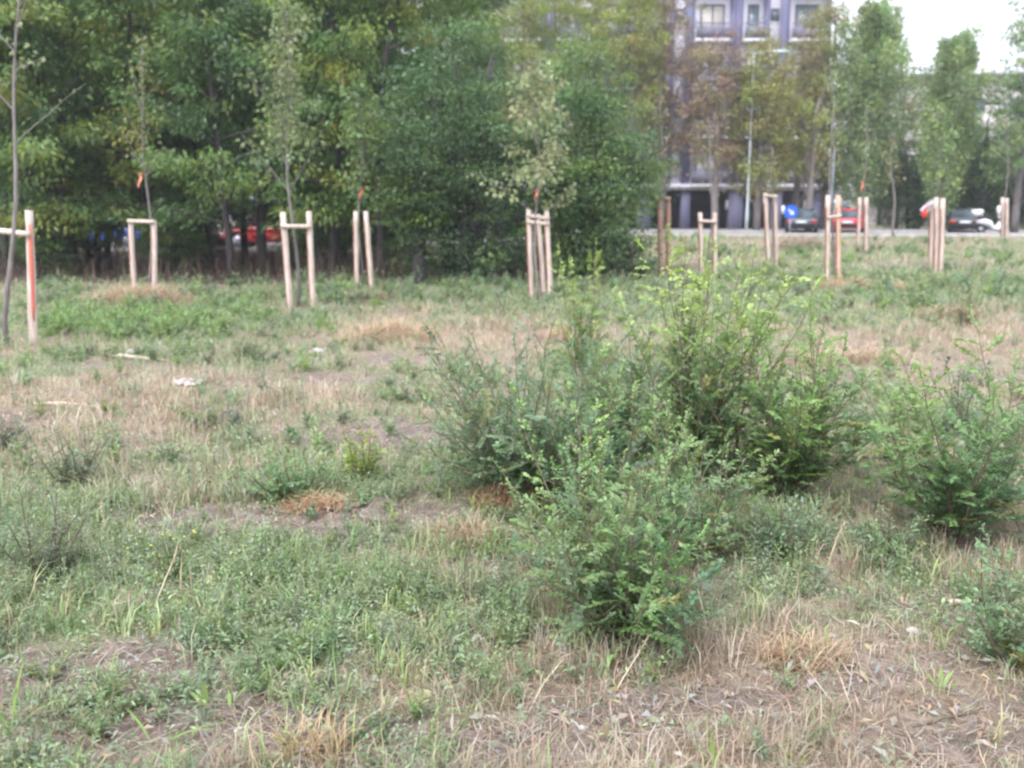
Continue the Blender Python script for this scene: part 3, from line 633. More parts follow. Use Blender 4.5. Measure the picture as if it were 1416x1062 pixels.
# red bag and grey cloth at the right stakes
def lump(m, c, r, seed, sq=(1, 1, 1), n=14, amp=.25):
    th = np.linspace(0, pi, n); ph = np.linspace(0, 2 * pi, n * 2, endpoint=False); T, P_ = np.meshgrid(th, ph, indexing='ij')
    d = np.stack([np.sin(T) * np.cos(P_), np.sin(T) * np.sin(P_), np.cos(T)], -1)
    k = 1 + amp * (fbm(d[..., 0] * 2 + seed, d[..., 1] * 2 + d[..., 2] * 1.7, seed) - .5) * 2
    k = k * np.ones_like(T); k[0, :] = k[0].mean(); k[-1, :] = k[-1].mean(); k[:, -1] = (k[:, 0] + k[:, -2]) / 2
    v = d * k[..., None] * r * np.array(sq) + np.asarray(c); N2 = n * 2
    i = np.arange(n - 1)[:, None] * N2; j = np.arange(N2)[None]; jj = (j + 1) % N2
    m.add(v.reshape(-1, 3), np.stack([i + j, i + N2 + j, i + N2 + jj, i + jj], -1).reshape(-1, 4))
p = at(1278, 296, 24.2); m = MB(); lump(m, (0, 0, 0), .078, 3, (1, .9, 1.15)); m.tube(np.array([[0, 0, .08], [.05, 0, .17], [.12, 0, .25]]), [.03, .015, .01], 6)
tag(m.build('red_bag', REDBAG, None, True), 'small bright red bag hanging left of the bunch of three stakes', 'bag').location = p
p = at(1287, 285, 24.3); m = MB(); n = 9
gx, gz = np.meshgrid(np.linspace(0, 1, n), np.linspace(0, 1, n)); 
v = np.stack([.10 - .30 * gz + .14 * (gx - .5), .03 * np.sin(gx * 7 + gz * 3), .2 - .30 * gz - .12 * gx], -1).reshape(-1, 3)
i = (np.arange(n - 1)[:, None] * n + np.arange(n - 1)[None]).ravel(); m.add(v, np.stack([i, i + 1, i + n + 1, i + n], 1)); m.add(v + np.array([0, .012, 0]), np.stack([i, i + n, i + n + 1, i + 1], 1))
tag(m.build('grey_cloth', CLOTHG, None, True), 'pale grey cloth draped on the rear stake above the red bag', 'cloth').location = p

# ------------------------------------------------------------------ street things
def loft(m, secs):
    """closed rings of equal count joined in order, ends capped"""
    n = len(secs[0]); v = np.concatenate(secs); k = np.arange(n); kk = (k + 1) % n
    for s_ in range(len(secs) - 1):
        m.add(np.concatenate([secs[s_], secs[s_ + 1]]), np.stack([k, kk, n + kk, n + k], 1))
    for e, rev in ((secs[0], True), (secs[-1], False)):
        c = e.mean(0)[None]; t = np.stack([k, kk, np.full(n, n)], 1); m.add(np.concatenate([e, c]), None, t[:, ::-1] if rev else t)
def car(name, label, p, rz, col, L=4.2, W=1.76, H=1.48, tall=0.0):
    root = empty(name, p, label, 'car', 'vehicles along the road', rz)
    pm = paint(name + '_paint', col)
    belt = .62 * H + tall * .5; H = H + tall; gc = .24 + tall * .3
    def ring(x, wh, zb, zt):
        a = [(-wh * .92, zb), (wh * .92, zb), (wh, zb + .15), (wh, zb + (zt - zb) * .6), (wh * .93, zt - .05), (wh * .84, zt), (-wh * .84, zt), (-wh * .93, zt - .05), (-wh, zb + (zt - zb) * .6), (-wh, zb + .15)]
        return np.array([(x, y, z) for y, z in a])
    st = [(-L / 2, .80, .42, .78 * belt), (-L / 2 + .12, .92, gc, .95 * belt), (-L / 2 + .7, 1, gc, belt), (-.3, 1, gc, belt), (.75, 1, gc, belt), (1.2, .99, gc, .97 * belt), (L / 2 - .25, .93, gc, .83 * belt), (L / 2, .8, .42, .66 * belt)]
    m = MB(); loft(m, [ring(x, W / 2 * k, zb, zt) for x, k, zb, zt in st]); body = m.build('body', pm, root, False)
    def gring(x, wb, wt, z0, z1):
        return np.array([(x, -wb, z0), (x, wb, z0), (x, wb * .5 + wt * .5, (z0 + z1) / 2), (x, wt, z1), (x, -wt, z1), (x, -wb * .5 - wt * .5, (z0 + z1) / 2)])
    w0, w1 = W / 2 * .86, W / 2 * .70; g = []
    for x, f in ((-L / 2 + .28, .05), (-L / 2 + .62, .85), (-L / 2 + .9, 1), (.25, 1), (.55, .85), (1.22, .04)):
        g.append(gring(x, w0, w0 + (w1 - w0) * f, belt - .04, belt - .02 + (H - belt - .04) * f))
    m = MB(); loft(m, g); m.build('window_glass', PANES[3], root)
    m = MB(); loft(m, [ring(x, w1 * k, H - .07 - d, H - d) for x, k, d in ((-L / 2 + .66, .9, .10), (-L / 2 + .95, 1.02, .02), (-.3, 1.03, 0), (.25, 1.02, .015), (.52, .92, .09))]); m.build('roof', pm, root)
    for x in (-L / 2 + .9, .02, .9):
        for s_ in (-1, 1):
            zt = H - .06; x2 = {-L / 2 + .9: -L / 2 + .95, .02: -.02, .9: .42}[x]
            m = MB(); m.tube(np.array([[x, s_ * (w0 + .012), belt - .02], [(x + x2) / 2, s_ * (w0 * .5 + w1 * .5 + .012), (belt + zt) / 2], [x2, s_ * (w1 + .012), zt]]), .038, 6); m.build('pillar', pm, root)
    wr = .31 + tall * .25
    for x in (-L / 2 + .78, L / 2 - .82):
        for s_ in (-1, 1):
            y = s_ * (W / 2 - .09); th = np.linspace(0, 2 * pi, 25)
            m = MB(); m.tube(np.stack([x + (wr - .06) * np.cos(th), y + 0 * th, wr + (wr - .06) * np.sin(th)], 1), .085, 8, cap=False); wh = m.build('wheel', TYRE, root, True)
            m = MB(); m.tube(np.array([[x, y - .09 * s_, wr], [x, y + .07 * s_, wr], [x, y + .10 * s_, wr]]), [wr - .1, wr - .1, .05], 16); m.build('rim', RIM, wh)
            m = MB(); th = np.linspace(0, pi, 13); m.tube(np.stack([x + (wr + .05) * np.cos(th), s_ * (W / 2 - .01) + 0 * th, wr + (wr + .05) * np.sin(th)], 1), .035, 6); m.build('wheel_arch', TYRE, root)
    for s_ in (-1, 1):
        m = MB(); m.box(L / 2 - .16, L / 2 - .03, s_ * W * .36 - .17, s_ * W * .36 + .17, .58 * belt, .70 * belt); m.build('headlight', HEAD, root)
        m = MB(); m.box(-L / 2 - .012, -L / 2 + .12, s_ * W * .36 - .14, s_ * W * .36 + .14, .68 * belt, .84 * belt); m.build('tail_light', TAIL, root)
        m = MB(); lump(m, (.72, s_ * (W / 2 + .06), belt + .06), .09, 2, (.7, 1, .8), 7, .1); m.build('mirror', pm, root)
    for x in (-L / 2 - .01, L / 2 - .06):
        m = MB(); m.box(x, x + .07, -W * .38, W * .38, .32, .48); m.build('bumper', TYRE, root)
    m = MB(); m.box(-L / 2 - .022, -L / 2 - .012, -.26, .26, .50, .61); m.build('number_plate', WHITEP, root)
    return root
def roadp(px, Y): q = onground(px, Y); q[2] = gh(q[0], Y) + .014; return q
car('parked_car', 'red tall car behind the grove trunks, wheel visible', roadp(377, 43.7), pi, (.62, .035, .045), 4.3, 1.8, 1.5, .25)
car('parked_car', 'dark grey car right of the red one behind the grove', roadp(480, 43.9), pi, (.09, .09, .14), 4.3)
car('parked_car', 'dark car with orange red rear left of the red one', roadp(262, 44.0), 0, (.10, .035, .035), 4.0)
car('parked_car', 'bright blue car behind the hay mound stakes', roadp(150, 43.9), 0, (.02, .07, .42), 4.0, tall=.2)
car('parked_car', 'silver car glimpsed behind the leftmost grove trunks', roadp(25, 44.2), pi, (.42, .43, .46), 4.2)
car('parked_car', 'grey teal car under the blue road sign', roadp(1108, 49.6), pi / 2 - .30, (.07, .10, .12), 3.4, 1.6, 1.24)
car('parked_car', 'small red car seen from behind between two stake pairs', roadp(1172, 49.5), pi / 2 - .36, (.60, .03, .05), 3.4, 1.6, 1.24)
car('parked_car', 'dark green grey car by the white scooter', roadp(1334, 49.0), pi * .5 - .45, (.03, .045, .045), 3.5, 1.6, 1.25)

BLUEPOLE = noise_mat('weathered_blue_pole', (.15, .19, .24), (.24, .28, .33), 3, .6, 0)
def lamp_post(px, Y, top_py, label, arm=1.5, r=.07, head=True, rz=0):
    b = onground(px, Y); H = at(px, top_py, Y)[2] - b[2]; root = empty('lamp_post', b, label, 'lamp post', None, rz)
    m = MB(); m.tube(np.array([[0, 0, -.1], [0, 0, 1.0], [0, 0, 1.05], [0, 0, H * .6], [0, 0, H]]), [r * 1.3, r * 1.3, r, r * .85, r * .6], 10); m.build('pole', POLE if head else BLUEPOLE, root, True)
    if head:
        m = MB(); m.tube(np.array([[0, 0, H - .06], [arm * .4, 0, H + .02], [arm, 0, H + .05]]), .035, 7); m.build('arm', POLE, root)
        m = MB(); v = []
        for x, w_, h in ((0, .06, .05), (.1, .13, .08), (.6, .15, .09), (.9, .08, .04)):
            v.append(np.array([(arm - .1 + x, y * w_, H + .05 + z * h) for y, z in ((-1, -.6), (1, -.6), (1, .3), (.5, 1), (-.5, 1), (-1, .3))]))
        loft(m, v); m.build('lamp_head', POLE, root)
    return root
lamp_post(1032, 50.95, 73, 'pale lamp post with long arm in front of the tower', 1.0)
lamp_post(547, 40.6, -60, 'pale greenish lamp post in the gap of the grove', 1.3, .085)
lamp_post(1147, 44.5, 205, 'slim bluish pole behind the wide pair of stakes', 1.3, .05, False)
def road_sign():
    Y = 44.0; c = at(1092, 293, Y); b = onground(1092, Y); root = empty('road_sign', b, 'round blue road sign with white arrow', 'road sign')
    m = MB(); m.tube(np.array([[0, .05, -.1], [0, .05, c[2] - b[2] + .3]]), .035, 8); m.build('pole', POLE, root)
    h = c[2] - b[2]; th = np.linspace(0, 2 * pi, 33)[:-1]
    ringf = lambda y, r: np.stack([r * np.cos(th), y + 0 * th, h + r * np.sin(th)], 1)
    m = MB(); loft(m, [ringf(.02, .30), ringf(-.01, .31), ringf(-.015, .29)]); d = m.build('disc', BLUESIGN, root)
    m = MB(); a = -pi / 4; ca, sa = cos(a), sin(a)
    sh = [(-.17, -.035), (.02, -.035), (.02, -.12), (.19, 0), (.02, .12), (.02, .035), (-.17, .035)]
    P2 = np.array([(ca * x - sa * y, -.028, h + sa * x + ca * y) for x, y in sh]); loft(m, [P2 + np.array([0, .01, 0]), P2]); m.build('arrow', WHITEP, d)
    m = MB(); m.box(-.42, -.30, .0, .03, h - .1, h + .28); m.build('side_plate', WHITEP, root)
road_sign()
def scooter():
    b = roadp(1371, 44.6); root = empty('scooter', b, 'white scooter parked beyond the slender right stakes', 'scooter', 'vehicles along the road', .25)
    for x in (-.6, .62):
        th = np.linspace(0, 2 * pi, 21); m = MB(); m.tube(np.stack([x + .19 * np.cos(th), 0 * th, .25 + .19 * np.sin(th)], 1), .055, 7, cap=False); wh = m.build('wheel', TYRE, root, True)
        m = MB(); m.tube(np.array([[x, -.04, .25], [x, .04, .25]]), .13, 12); m.build('rim', RIM, wh)
    m = MB(); m.tube(np.array([[-.85, 0, .62], [-.55, 0, .62], [-.2, 0, .52], [.0, 0, .32], [.3, 0, .28], [.45, 0, .5], [.38, 0, .85]]), [.08, .17, .17, .12, .13, .16, .11], 10); m.build('body', WHITEP, root, True)
    m = MB(); m.tube(np.array([[-.8, 0, .8], [-.4, 0, .8], [-.08, 0, .74]]), [.09, .14, .09], 8); m.build('saddle', TYRE, root, True)
    m = MB(); m.tube(np.array([[.62, 0, .25], [.5, 0, .6], [.36, 0, 1.0]]), .04, 7); m.tube(np.array([[.28, -.34, 1.04], [.37, 0, 1.0], [.28, .34, 1.04]]), .022, 6); m.build('handlebar', TYRE, root)
    m = MB(); m.tube(np.array([[.50, 0, .85], [.42, 0, 1.1], [.30, 0, 1.32]]), [.15, .2, .12], 8); m.build('windscreen', HEAD, root, True)
    m = MB(); m.tube(np.array([[.35, 0, .48], [.62, 0, .52], [.86, 0, .4]]), [.05, .09, .05], 8); m.build('mudguard', WHITEP, root, True)
    m = MB(); m.box(-1.05, -.72, -.2, .2, .86, 1.16); m.build('top_box', WHITEP, root)
scooter()

# ------------------------------------------------------------------ shrubs and weeds in the meadow
def shrub(name, label, px, py, H, spread, nst, pal, seed, ln=.026, wr=.55, tw=.34, tilt=(0, 0), tip=None, cat='shrub', group=None, droop=.0, dens=1.0, ntw=20, Y=None, up0=.0, lv=13):
    """several arching shoots, side twigs in two ranks, a leaf every couple of centimetres"""
    rng = np.random.default_rng(seed); b = spot(px, py) if Y is None else onground(px, Y); ln0 = ln * 1.12; lv = lv * 1.75
    root = empty(name, b, label, cat, group); w_, l_ = MB(), MB()
    for k in range(nst):
        az = k * 2.4 + rng.random(); inc = up0 + spread * math.sqrt((k + .5) / nst) * (.7 + .5 * rng.random())
        L = H * (.62 + .42 * rng.random()) * (1.08 - .18 * inc)
        d0 = np.array([cos(az) * sin(inc) + tilt[0], sin(az) * sin(inc) + tilt[1], cos(inc)])
        b0 = np.array([cos(az), sin(az), 0]) * .04 * rng.random() + np.array([0, 0, -.02])
        st = curve(rng, b0, d0, L, 10, .07, .035 - droop); w_.tube(st, np.linspace(.0065, .0016, 11), 6, cap=False)
        sc = pick(rng, pal, 1, .10)[0]; n2 = int(ntw * dens)
        for j in range(n2 + 1):
            t = .10 + .90 * j / n2; i = min(int(t * 10), 9); p = st[i] + (st[i + 1] - st[i]) * (t * 10 - i); tg = st[i + 1] - st[i]; tg /= np.linalg.norm(tg)
            if j == n2: td, TL = tg, tw * H * .35
            else:
                sd = np.cross(tg, rv(rng, 1)[0]); sd /= np.linalg.norm(sd); td = tg * .55 + sd * .85 + np.array([0, 0, .10]); TL = tw * H * (.35 + .75 * rng.random()) * (1.05 - .75 * t)
            nn = max(4, int(lv * TL / .16 * .026 / ln0)); tp = curve(rng, p, td, max(TL, .03), 5, .10, -.02)
            if rng.random() < .07: w_.tube(tp, np.linspace(.0018, .0007, 6), 4, cap=False); continue
            sick = rng.random() < .05; ln = ln0 * (.75 + .5 * rng.random())
            if TL > .05: w_.tube(tp, np.linspace(.0018, .0007, 6), 4, cap=False)
            u = np.linspace(.12, 1, nn); idx = np.minimum((u * 5).astype(int), 4); q = tp[idx] + (tp[idx + 1] - tp[idx]) * (u * 5 - idx)[:, None]
            dd = (tp[idx + 1] - tp[idx]); dd /= np.linalg.norm(dd, axis=1, keepdims=True) + 1e-9
            nr0 = np.array([0, 0, 1.0]) + .5 * rv(rng, 1)[0]; sdv = np.cross(dd, nr0); sdv /= np.linalg.norm(sdv, axis=1, keepdims=True) + 1e-9
            alt = np.where(np.arange(nn) % 2 == 0, 1, -1)[:, None]
            ld = dd * .6 + sdv * alt * .85 + .3 * rv(rng, nn)
            c = sc * (1 + .16 * rng.normal(size=(nn, 1))) * (1 + .05 * rng.normal(size=(nn, 3)))
            if sick: c = c * .4 + np.array([.34, .27, .08]) * .6
            if tip is not None:
                z = np.clip((q[:, 2] / H - .48) / .42, 0, 1)[:, None] * (.55 + .45 * rng.random()); c = c * (1 - z) + np.asarray(tip) * z * (1 + .12 * rng.normal(size=(nn, 1)))
            l_.leaves(q, ld, nr0 + .45 * rv(rng, nn), ln * (.65 + .6 * rng.random(nn)), wr, np.clip(c, .012, .8))
    w_.build('stem', TWIG, root, True); l_.build('foliage', LEAF, root)
    return root
SG = [(.145, .24, .10), (.17, .27, .108), (.125, .215, .108), (.19, .285, .105)]
SB = [(.175, .265, .15), (.195, .295, .155), (.155, .24, .135)]
ST = (.40, .52, .15)
shrub('elm_shrub', 'nearest elm shrub, dense and dark at its foot, in the foreground', 862, 878, .80, 1.02, 27, SG, 31, .020, tip=(.19, .30, .11), ntw=22)
shrub('elm_shrub', 'group of wispy light shoots at the left flank of the nearest shrub', 800, 790, .80, .42, 8, [(.19, .30, .12), (.21, .33, .12)], 51, .023, tip=(.26, .40, .12), ntw=18, tw=.2, tilt=(-.06, 0))
shrub('elm_shrub', 'grey green arching shrub behind left of the nearest shrub', 722, 690, 1.08, 1.05, 32, SB, 32, .022, .45, tilt=(-.12, 0), droop=.01, ntw=24)
shrub('elm_shrub', 'tallest shrub with bright yellow green upright tip', 952, 672, 1.36, .46, 24, SG, 33, .026, tilt=(.08, 0), tip=ST, ntw=28, tw=.24)
shrub('elm_shrub', 'dark leaning shrub right of the tallest shrub', 1085, 688, 1.02, .8, 24, SG, 34, .027, tilt=(.05, 0), tip=(.22, .36, .10), ntw=26)
shrub('elm_shrub', 'broad shrub at the right, pale tips over dark base', 1318, 745, 1.0, .9, 22, SG + [(.13, .21, .07)], 35, .026, tip=(.26, .38, .12), ntw=25)
shrub('elm_shrub', 'small pale shrub at the lower right edge', 1400, 915, .46, .8, 12, [(.19, .28, .15), (.22, .31, .16)], 36, .022, ntw=18)
shrub('elm_shrub', 'thin pale shrub with a light tip behind the tallest shrub', 800, 520, 1.25, .40, 14, [(.21, .32, .11), (.24, .35, .12)], 37, .034, tip=(.36, .48, .14), ntw=14, tw=.2)
shrub('elm_shrub', 'loose grey green shrub between the arching and the tallest shrub', 858, 640, .95, .8, 20, SB + SG, 38, .026, ntw=20)
shrub('elm_shrub', 'slim upright sapling standing in the dry grass at the right', 1322, 600, .66, .5, 5, [(.11, .17, .10)], 39, .026, ntw=16, tw=.2)
shrub('elm_shrub', 'faint yellow green shoot on the right flank of the tallest shrub', 1010, 680, 1.12, .12, 3, [(.40, .42, .12), (.34, .40, .12), (.44, .41, .13)], 40, .026, ntw=15, tw=.13, tilt=(.04, 0))
shrub('elm_shrub', 'low leafy shrub joining the nearest shrub and the tallest shrub', 950, 770, .68, .95, 18, SG + SB, 52, .023, tip=(.24, .36, .12), ntw=20)
shrub('elm_shrub', 'leafy shrub filling the gap left of the nearest shrub crown', 812, 715, .82, .85, 18, SG + SB, 53, .024, tip=(.24, .36, .12), ntw=20)
shrub('leafy_weed', 'low spreading weed at the edge of the bare soil', 405, 690, .34, 1.35, 24, [(.18, .28, .14), (.21, .31, .15)], 41, .026, .45, cat='weed', ntw=18, tilt=(.0, 0))
shrub('leafy_weed', 'bright yellow green weed beside the low spreading weed', 505, 668, .32, .5, 8, [(.24, .30, .07), (.2, .27, .07)], 42, .028, cat='weed', ntw=14)
shrub('leafy_weed', 'rounded grey green tussock left of the tall oval tree', 345, 502, .34, 1.2, 26, [(.22, .26, .15), (.19, .23, .135)], 43, .03, .3, cat='weed', ntw=16)
shrub('leafy_weed', 'feathery grey weed at the left edge of the dry grass', 105, 672, .40, .8, 12, [(.23, .27, .18), (.25, .29, .18)], 44, .02, .35, cat='weed', ntw=18)
shrub('leafy_weed', 'feathery pale weed below the left edge stakes area', 60, 800, .42, .9, 14, [(.21, .27, .17), (.24, .29, .18)], 45, .02, .35, cat='weed', ntw=18)
shrub('leafy_weed', 'fern like pale green weed left of the broad right shrub', 1225, 770, .30, 1.2, 16, [(.24, .32, .19), (.27, .34, .20)], 46, .02, .35, cat='weed', ntw=18)
shrub('leafy_weed', 'pale green tuft by the white fallen branch', 1352, 835, .17, .9, 14, [(.20, .27, .13)], 47, .022, .35, cat='weed', ntw=12)
shrub('leafy_weed', 'dark small bush at the left edge of the photo', 5, 622, .28, 1.0, 14, [(.10, .14, .10)], 48, .022, .4, cat='weed', ntw=14)
shrub('leafy_weed', 'clump of grey green herb just right of the nearest shrub', 1080, 765, .30, 1.1, 20, [(.18, .26, .16), (.21, .29, .165)], 49, .022, .4, cat='weed', ntw=16)
shrub('leafy_weed', 'dark stemmed weed standing alone in the far dry grass', 1332, 452, .62, .35, 6, [(.16, .17, .08), (.15, .12, .08)], 50, .03, .4, cat='weed', ntw=10)
# bright green weeds in the damp patch, left
for i, (px, py) in enumerate(((90, 462), (130, 468), (170, 470), (215, 466), (255, 458), (110, 448), (155, 450), (205, 447), (285, 448), (180, 438), (240, 440), (330, 438), (75, 455), (135, 458), (235, 468), (270, 452), (300, 462), (190, 455), (365, 446), (95, 440))):
    shrub('patch_weed', 'bright green weed in the lush patch near the leftmost stakes', px, py, .34, 1.2, 16, [(.22, .34, .12), (.25, .37, .13), (.19, .30, .12)], 60 + i, .036, .5, cat='weed', group='weeds of the lush green patch', ntw=9, tw=.4)

# flowering weed, left foreground
def flower_weed():
    b = spot(235, 800); rng = np.random.default_rng(8); root = empty('flowering_weed', b, 'straggly weed with small yellow flowers', 'weed'); w_, l_, f_ = MB(), MB(), MB()
    for k in range(11):
        az = rng.random() * 6.28; st = curve(rng, (0, 0, 0), (cos(az) * .6, sin(az) * .6, 1), .16 + .14 * rng.random(), 6, .12, .02)
        w_.tube(st, np.linspace(.003, .0012, 7), 5, cap=False)
        q = st[rng.integers(1, 6, 9)]; l_.leaves(q, rv(rng, 9) + np.array([0, 0, .2]), rv(rng, 9) + np.array([0, 0, 1]), .035, .3, pick(rng, [(.16, .20, .08)], 9))
        n = 7; a = np.arange(n) * 2 * pi / n
        f_.leaves(np.repeat(st[-1:], n, 0), np.stack([np.cos(a), np.sin(a), .5 + .5 * rng.random(n)], 1) + .4 * rv(rng, 1), np.repeat([[0, 0, 1.0]], n, 0), .009, .7, np.repeat([[.72, .68, .16]], n, 0))
    w_.build('stem', TWIG, root); l_.build('foliage', LEAF, root); f_.build('blossom', LEAF, root)
flower_weed()

# ------------------------------------------------------------------ hay, dead stems, litter
def hay(label, px, py, rx, ry, h, n, pal, seed, ln=.28, wd=.006, name='hay_mound', cat='dry grass', erect=.0):
    b = spot(px, py); rng = np.random.default_rng(seed); m = MB()
    a = rng.random(n) * 2 * pi; r = np.sqrt(rng.random(n)); x, y = r * np.cos(a) * rx, r * np.sin(a) * ry
    z = gh(b[0] + x, b[1] + y) - b[2] + h * (1 - r ** 2) * rng.random(n)
    lean = (1.35 - erect) * (.6 + .5 * rng.random(n)); m.blades(np.stack([x, y, z - .01], 1), rng.random(n) * 6.28, ln * (.5 + .9 * rng.random(n)), np.full(n, wd), lean, .3 + .5 * rng.random(n), pick(rng, pal, n, .16))
    o = m.build(name, GRASS); o.location = [float(v) for v in b]; return tag(o, label, cat)
HP = [(.46, .36, .25), (.52, .42, .30), (.40, .31, .21), (.36, .28, .2)]
RP = [(.50, .33, .21), (.46, .30, .19), (.54, .39, .27)]
hay('heap of cut hay around the low goalpost stakes', 190, 425, 1.0, .8, .34, 2600, HP, 71, .4, .012)
hay('rounded straw tussock in the middle distance', 540, 470, .55, .5, .22, 1100, HP + RP, 72, .3, .009, 'straw_tussock')
hay('rusty dead tuft on the edge of the bare soil', 435, 702, .16, .1, .07, 500, RP, 73, .12, .005, 'dead_tuft')
hay('rusty orange dead leaves left of the nearest shrub', 712, 705, .22, .12, .14, 650, RP, 74, .14, .007, 'dead_tuft', erect=.5)
hay('pale straw tuft in front of the rusty dead leaves', 640, 752, .2, .15, .08, 600, HP, 75, .16, .004, 'dead_tuft', erect=.4)
hay('orange brown dead tuft right of the nearest shrub', 1110, 915, .15, .11, .08, 420, [(.46, .32, .21)] + HP, 76, .11, .004, 'dead_tuft', erect=.3)
hay('small orange straw heap behind the thin pale shrub', 790, 468, .35, .35, .15, 600, RP + HP, 77, .22, .008, 'straw_tussock')
hay('flattened straw swath right of the shrubs', 1175, 500, .6, .35, .1, 1100, HP, 78, .25, .007, 'straw_tussock')
hay('straw heap near the slim sapling in the right field', 1310, 438, .5, .4, .14, 700, HP, 79, .3, .009, 'straw_tussock')
hay('brown cut heap in front of the wide pair of stakes', 1190, 398, 1.0, .6, .12, 900, RP + HP, 80, .35, .012, 'straw_tussock')
hay('pale brush heap beside the blue sign frame', 1105, 342, 1.2, .8, .3, 900, [(.36, .28, .22), (.42, .34, .28)], 81, .5, .018, 'straw_tussock')
hay('yellowing dead tuft at the bottom edge', 435, 1045, .12, .08, .05, 190, HP + [(.46, .36, .2), (.42, .40, .17)], 82, .13, .004, 'dead_tuft', erect=.7)
hay('dark brown cut twigs lying beside the bare stakes', 500, 419, .75, .22, .08, 420, [(.13, .10, .08), (.18, .14, .11)], 83, .4, .014, 'twig_pile', 'twigs')

def stick(name, label, pts, r, mat, cat):
    P3 = []
    for px, py, h in pts:
        q = spot(px, py); q[2] += h + r * .7; P3.append(q)
    P3 = np.array(P3); c = P3[0].copy(); t = np.linspace(0, len(P3) - 1, 14); i = np.minimum(t.astype(int), len(P3) - 2)
    ln_ = P3[i] + (P3[i + 1] - P3[i]) * (t - i)[:, None] - c; ln_ += np.random.default_rng(int(pts[0][0])).normal(size=ln_.shape) * r * .35
    m = MB(); m.tube(ln_, np.linspace(r, r * .5, 14), 7); o = m.build(name, mat, None, True); o.location = c; tag(o, label, cat)
stick('fallen_stick', 'long pale stick lying on the dry ground, upper left', [(155, 496, .02), (190, 499, .03), (235, 500, .0)], .022, STRAWM, 'stick')
stick('fallen_stick', 'thin straw coloured stick near the left edge', [(48, 561, .01), (95, 562, .02), (150, 566, 0)], .012, STRAWM, 'stick')
stick('fallen_stick', 'whitish branch lying at the right edge below the broad shrub', [(1312, 838, .01), (1350, 842, .025), (1416, 854, .01)], .011, STRAWM, 'stick')
stick('fallen_stick', 'grey twig lying at the bottom right', [(1255, 1008, .0), (1310, 998, .012), (1350, 985, .0)], .006, TWIG, 'stick')
stick('fallen_stick', 'dark bent branch at the right edge of the broad shrub', [(1360, 712, .10), (1392, 722, .12), (1412, 745, .02)], .012, TWIG, 'stick')
def stalk(label, px, py, H, lean, az, seed, r=.0028, mat=STRAWM, heads=True):
    b = spot(px, py); rng = np.random.default_rng(seed); m = MB(); st = curve(rng, (0, 0, -.02), (cos(az) * lean, sin(az) * lean, 1), H, 9, .06, -.03); m.tube(st, np.linspace(r, r * .4, 10), 6)
    if heads:
        n = 26; q = st[rng.integers(6, 10, n)] + rng.normal(size=(n, 3)) * .004; m2 = MB(); m2.leaves(q, rv(rng, n) * .5 + (st[-1] - st[-3]) / np.linalg.norm(st[-1] - st[-3]), rv(rng, n), .018, .25, pick(rng, HP, n))
    o = empty('dry_stalk', b, label, 'dry stalk', 'tall dead stalks in the meadow'); m.build('stem', mat, o, True)
    if heads: m2.build('seed_head', GRASS, o)
for a in (('bent pale stalk rising beside the yellow flowers', 205, 850, .30, .5, .5, 1, .004), ('upright dead stalk in front of the nearest shrub', 978, 880, .26, .05, 2, 2, .0035), ('thick straw stalk between nearest and broad right shrub', 1143, 790, .27, .1, 1.2, 3, .004),
          ('leaning straw stalk at the bottom centre', 728, 985, .24, .5, .3, 4), ('thin curved stalk left of the bottom centre stalks', 640, 990, .18, .3, 2.6, 5), ('stalk leaning right under the nearest shrub', 845, 960, .24, .45, .2, 6),
          ('pair of pale dead stems, right one, at lower right', 1180, 985, .2, .3, 2.2, 7), ('reddish brown dead stem at the bottom right', 1028, 1055, .12, .1, 1, 8), ('curved whitish stem right of the orange dead tuft', 1160, 975, .2, .6, 2.9, 9), ('tall pale grass stem at right below broad shrub', 1408, 850, .22, .1, 2, 10),
          ('pale dead stem between the dark leaning shrub and the weeds', 1075, 690, .2, .3, .4, 11), ('slanting dead stem left of the bare soil', 150, 745, .2, .5, 2.4, 12)):
    stalk(*a)
def broad_blade(label, px, py, specs, seed):
    b = spot(px, py); m = MB(); rng = np.random.default_rng(seed)
    for az, L, wd, lean, bend in specs:
        n = 7; t = np.linspace(0, 1, n); th = lean + bend * t; dx = np.cumsum(np.sin(th)) * L / n; dz = np.cumsum(np.cos(th)) * L / n - .01
        w_ = wd * np.sin(pi * (t * .86 + .10)) ; o_ = np.array([cos(az), sin(az), 0]); s_ = np.array([-sin(az), cos(az), 0]); c = o_ * dx[:, None] + np.array([0, 0, 1.0]) * dz[:, None]
        v = np.concatenate([c - s_ * w_[:, None] / 2, c + np.array([0, 0, -.15]) * w_[:, None], c + s_ * w_[:, None] / 2]); i = np.arange(n - 1)
        m.add(v, np.concatenate([np.stack([i, i + n, i + n + 1, i + 1], 1), np.stack([i + n, i + 2 * n, i + 2 * n + 1, i + n + 1], 1)]), None, pick(rng, [(.23, .33, .10), (.20, .31, .09)], 1, .1)[0])
    o = m.build('broad_grass', GRASS, None, True); o.location = b; tag(o, label, 'grass tuft', 'broad bladed grass tufts')
broad_blade('upright broad green leaf left of the bare bottom soil', 285, 985, [(-1.3, .14, .020, .1, .3), (2.5, .10, .016, .5, .9)], 1)
broad_blade('shorter broad leaf leaning right near the bottom', 318, 980, [(.3, .11, .018, .4, .4), (1.9, .07, .012, .4, .5)], 2)
broad_blade('single bright leaf at the bottom centre soil', 513, 1040, [(.3, .13, .017, .35, .2)], 3)
broad_blade('tuft of long blades at the lower left corner', 15, 1020, [(1.2, .24, .012, .15, .3), (2.6, .2, .012, .4, .8), (.2, .22, .010, .5, .9), (3.6, .16, .01, .5, .6), (5.1, .16, .01, .5, .6)], 4)
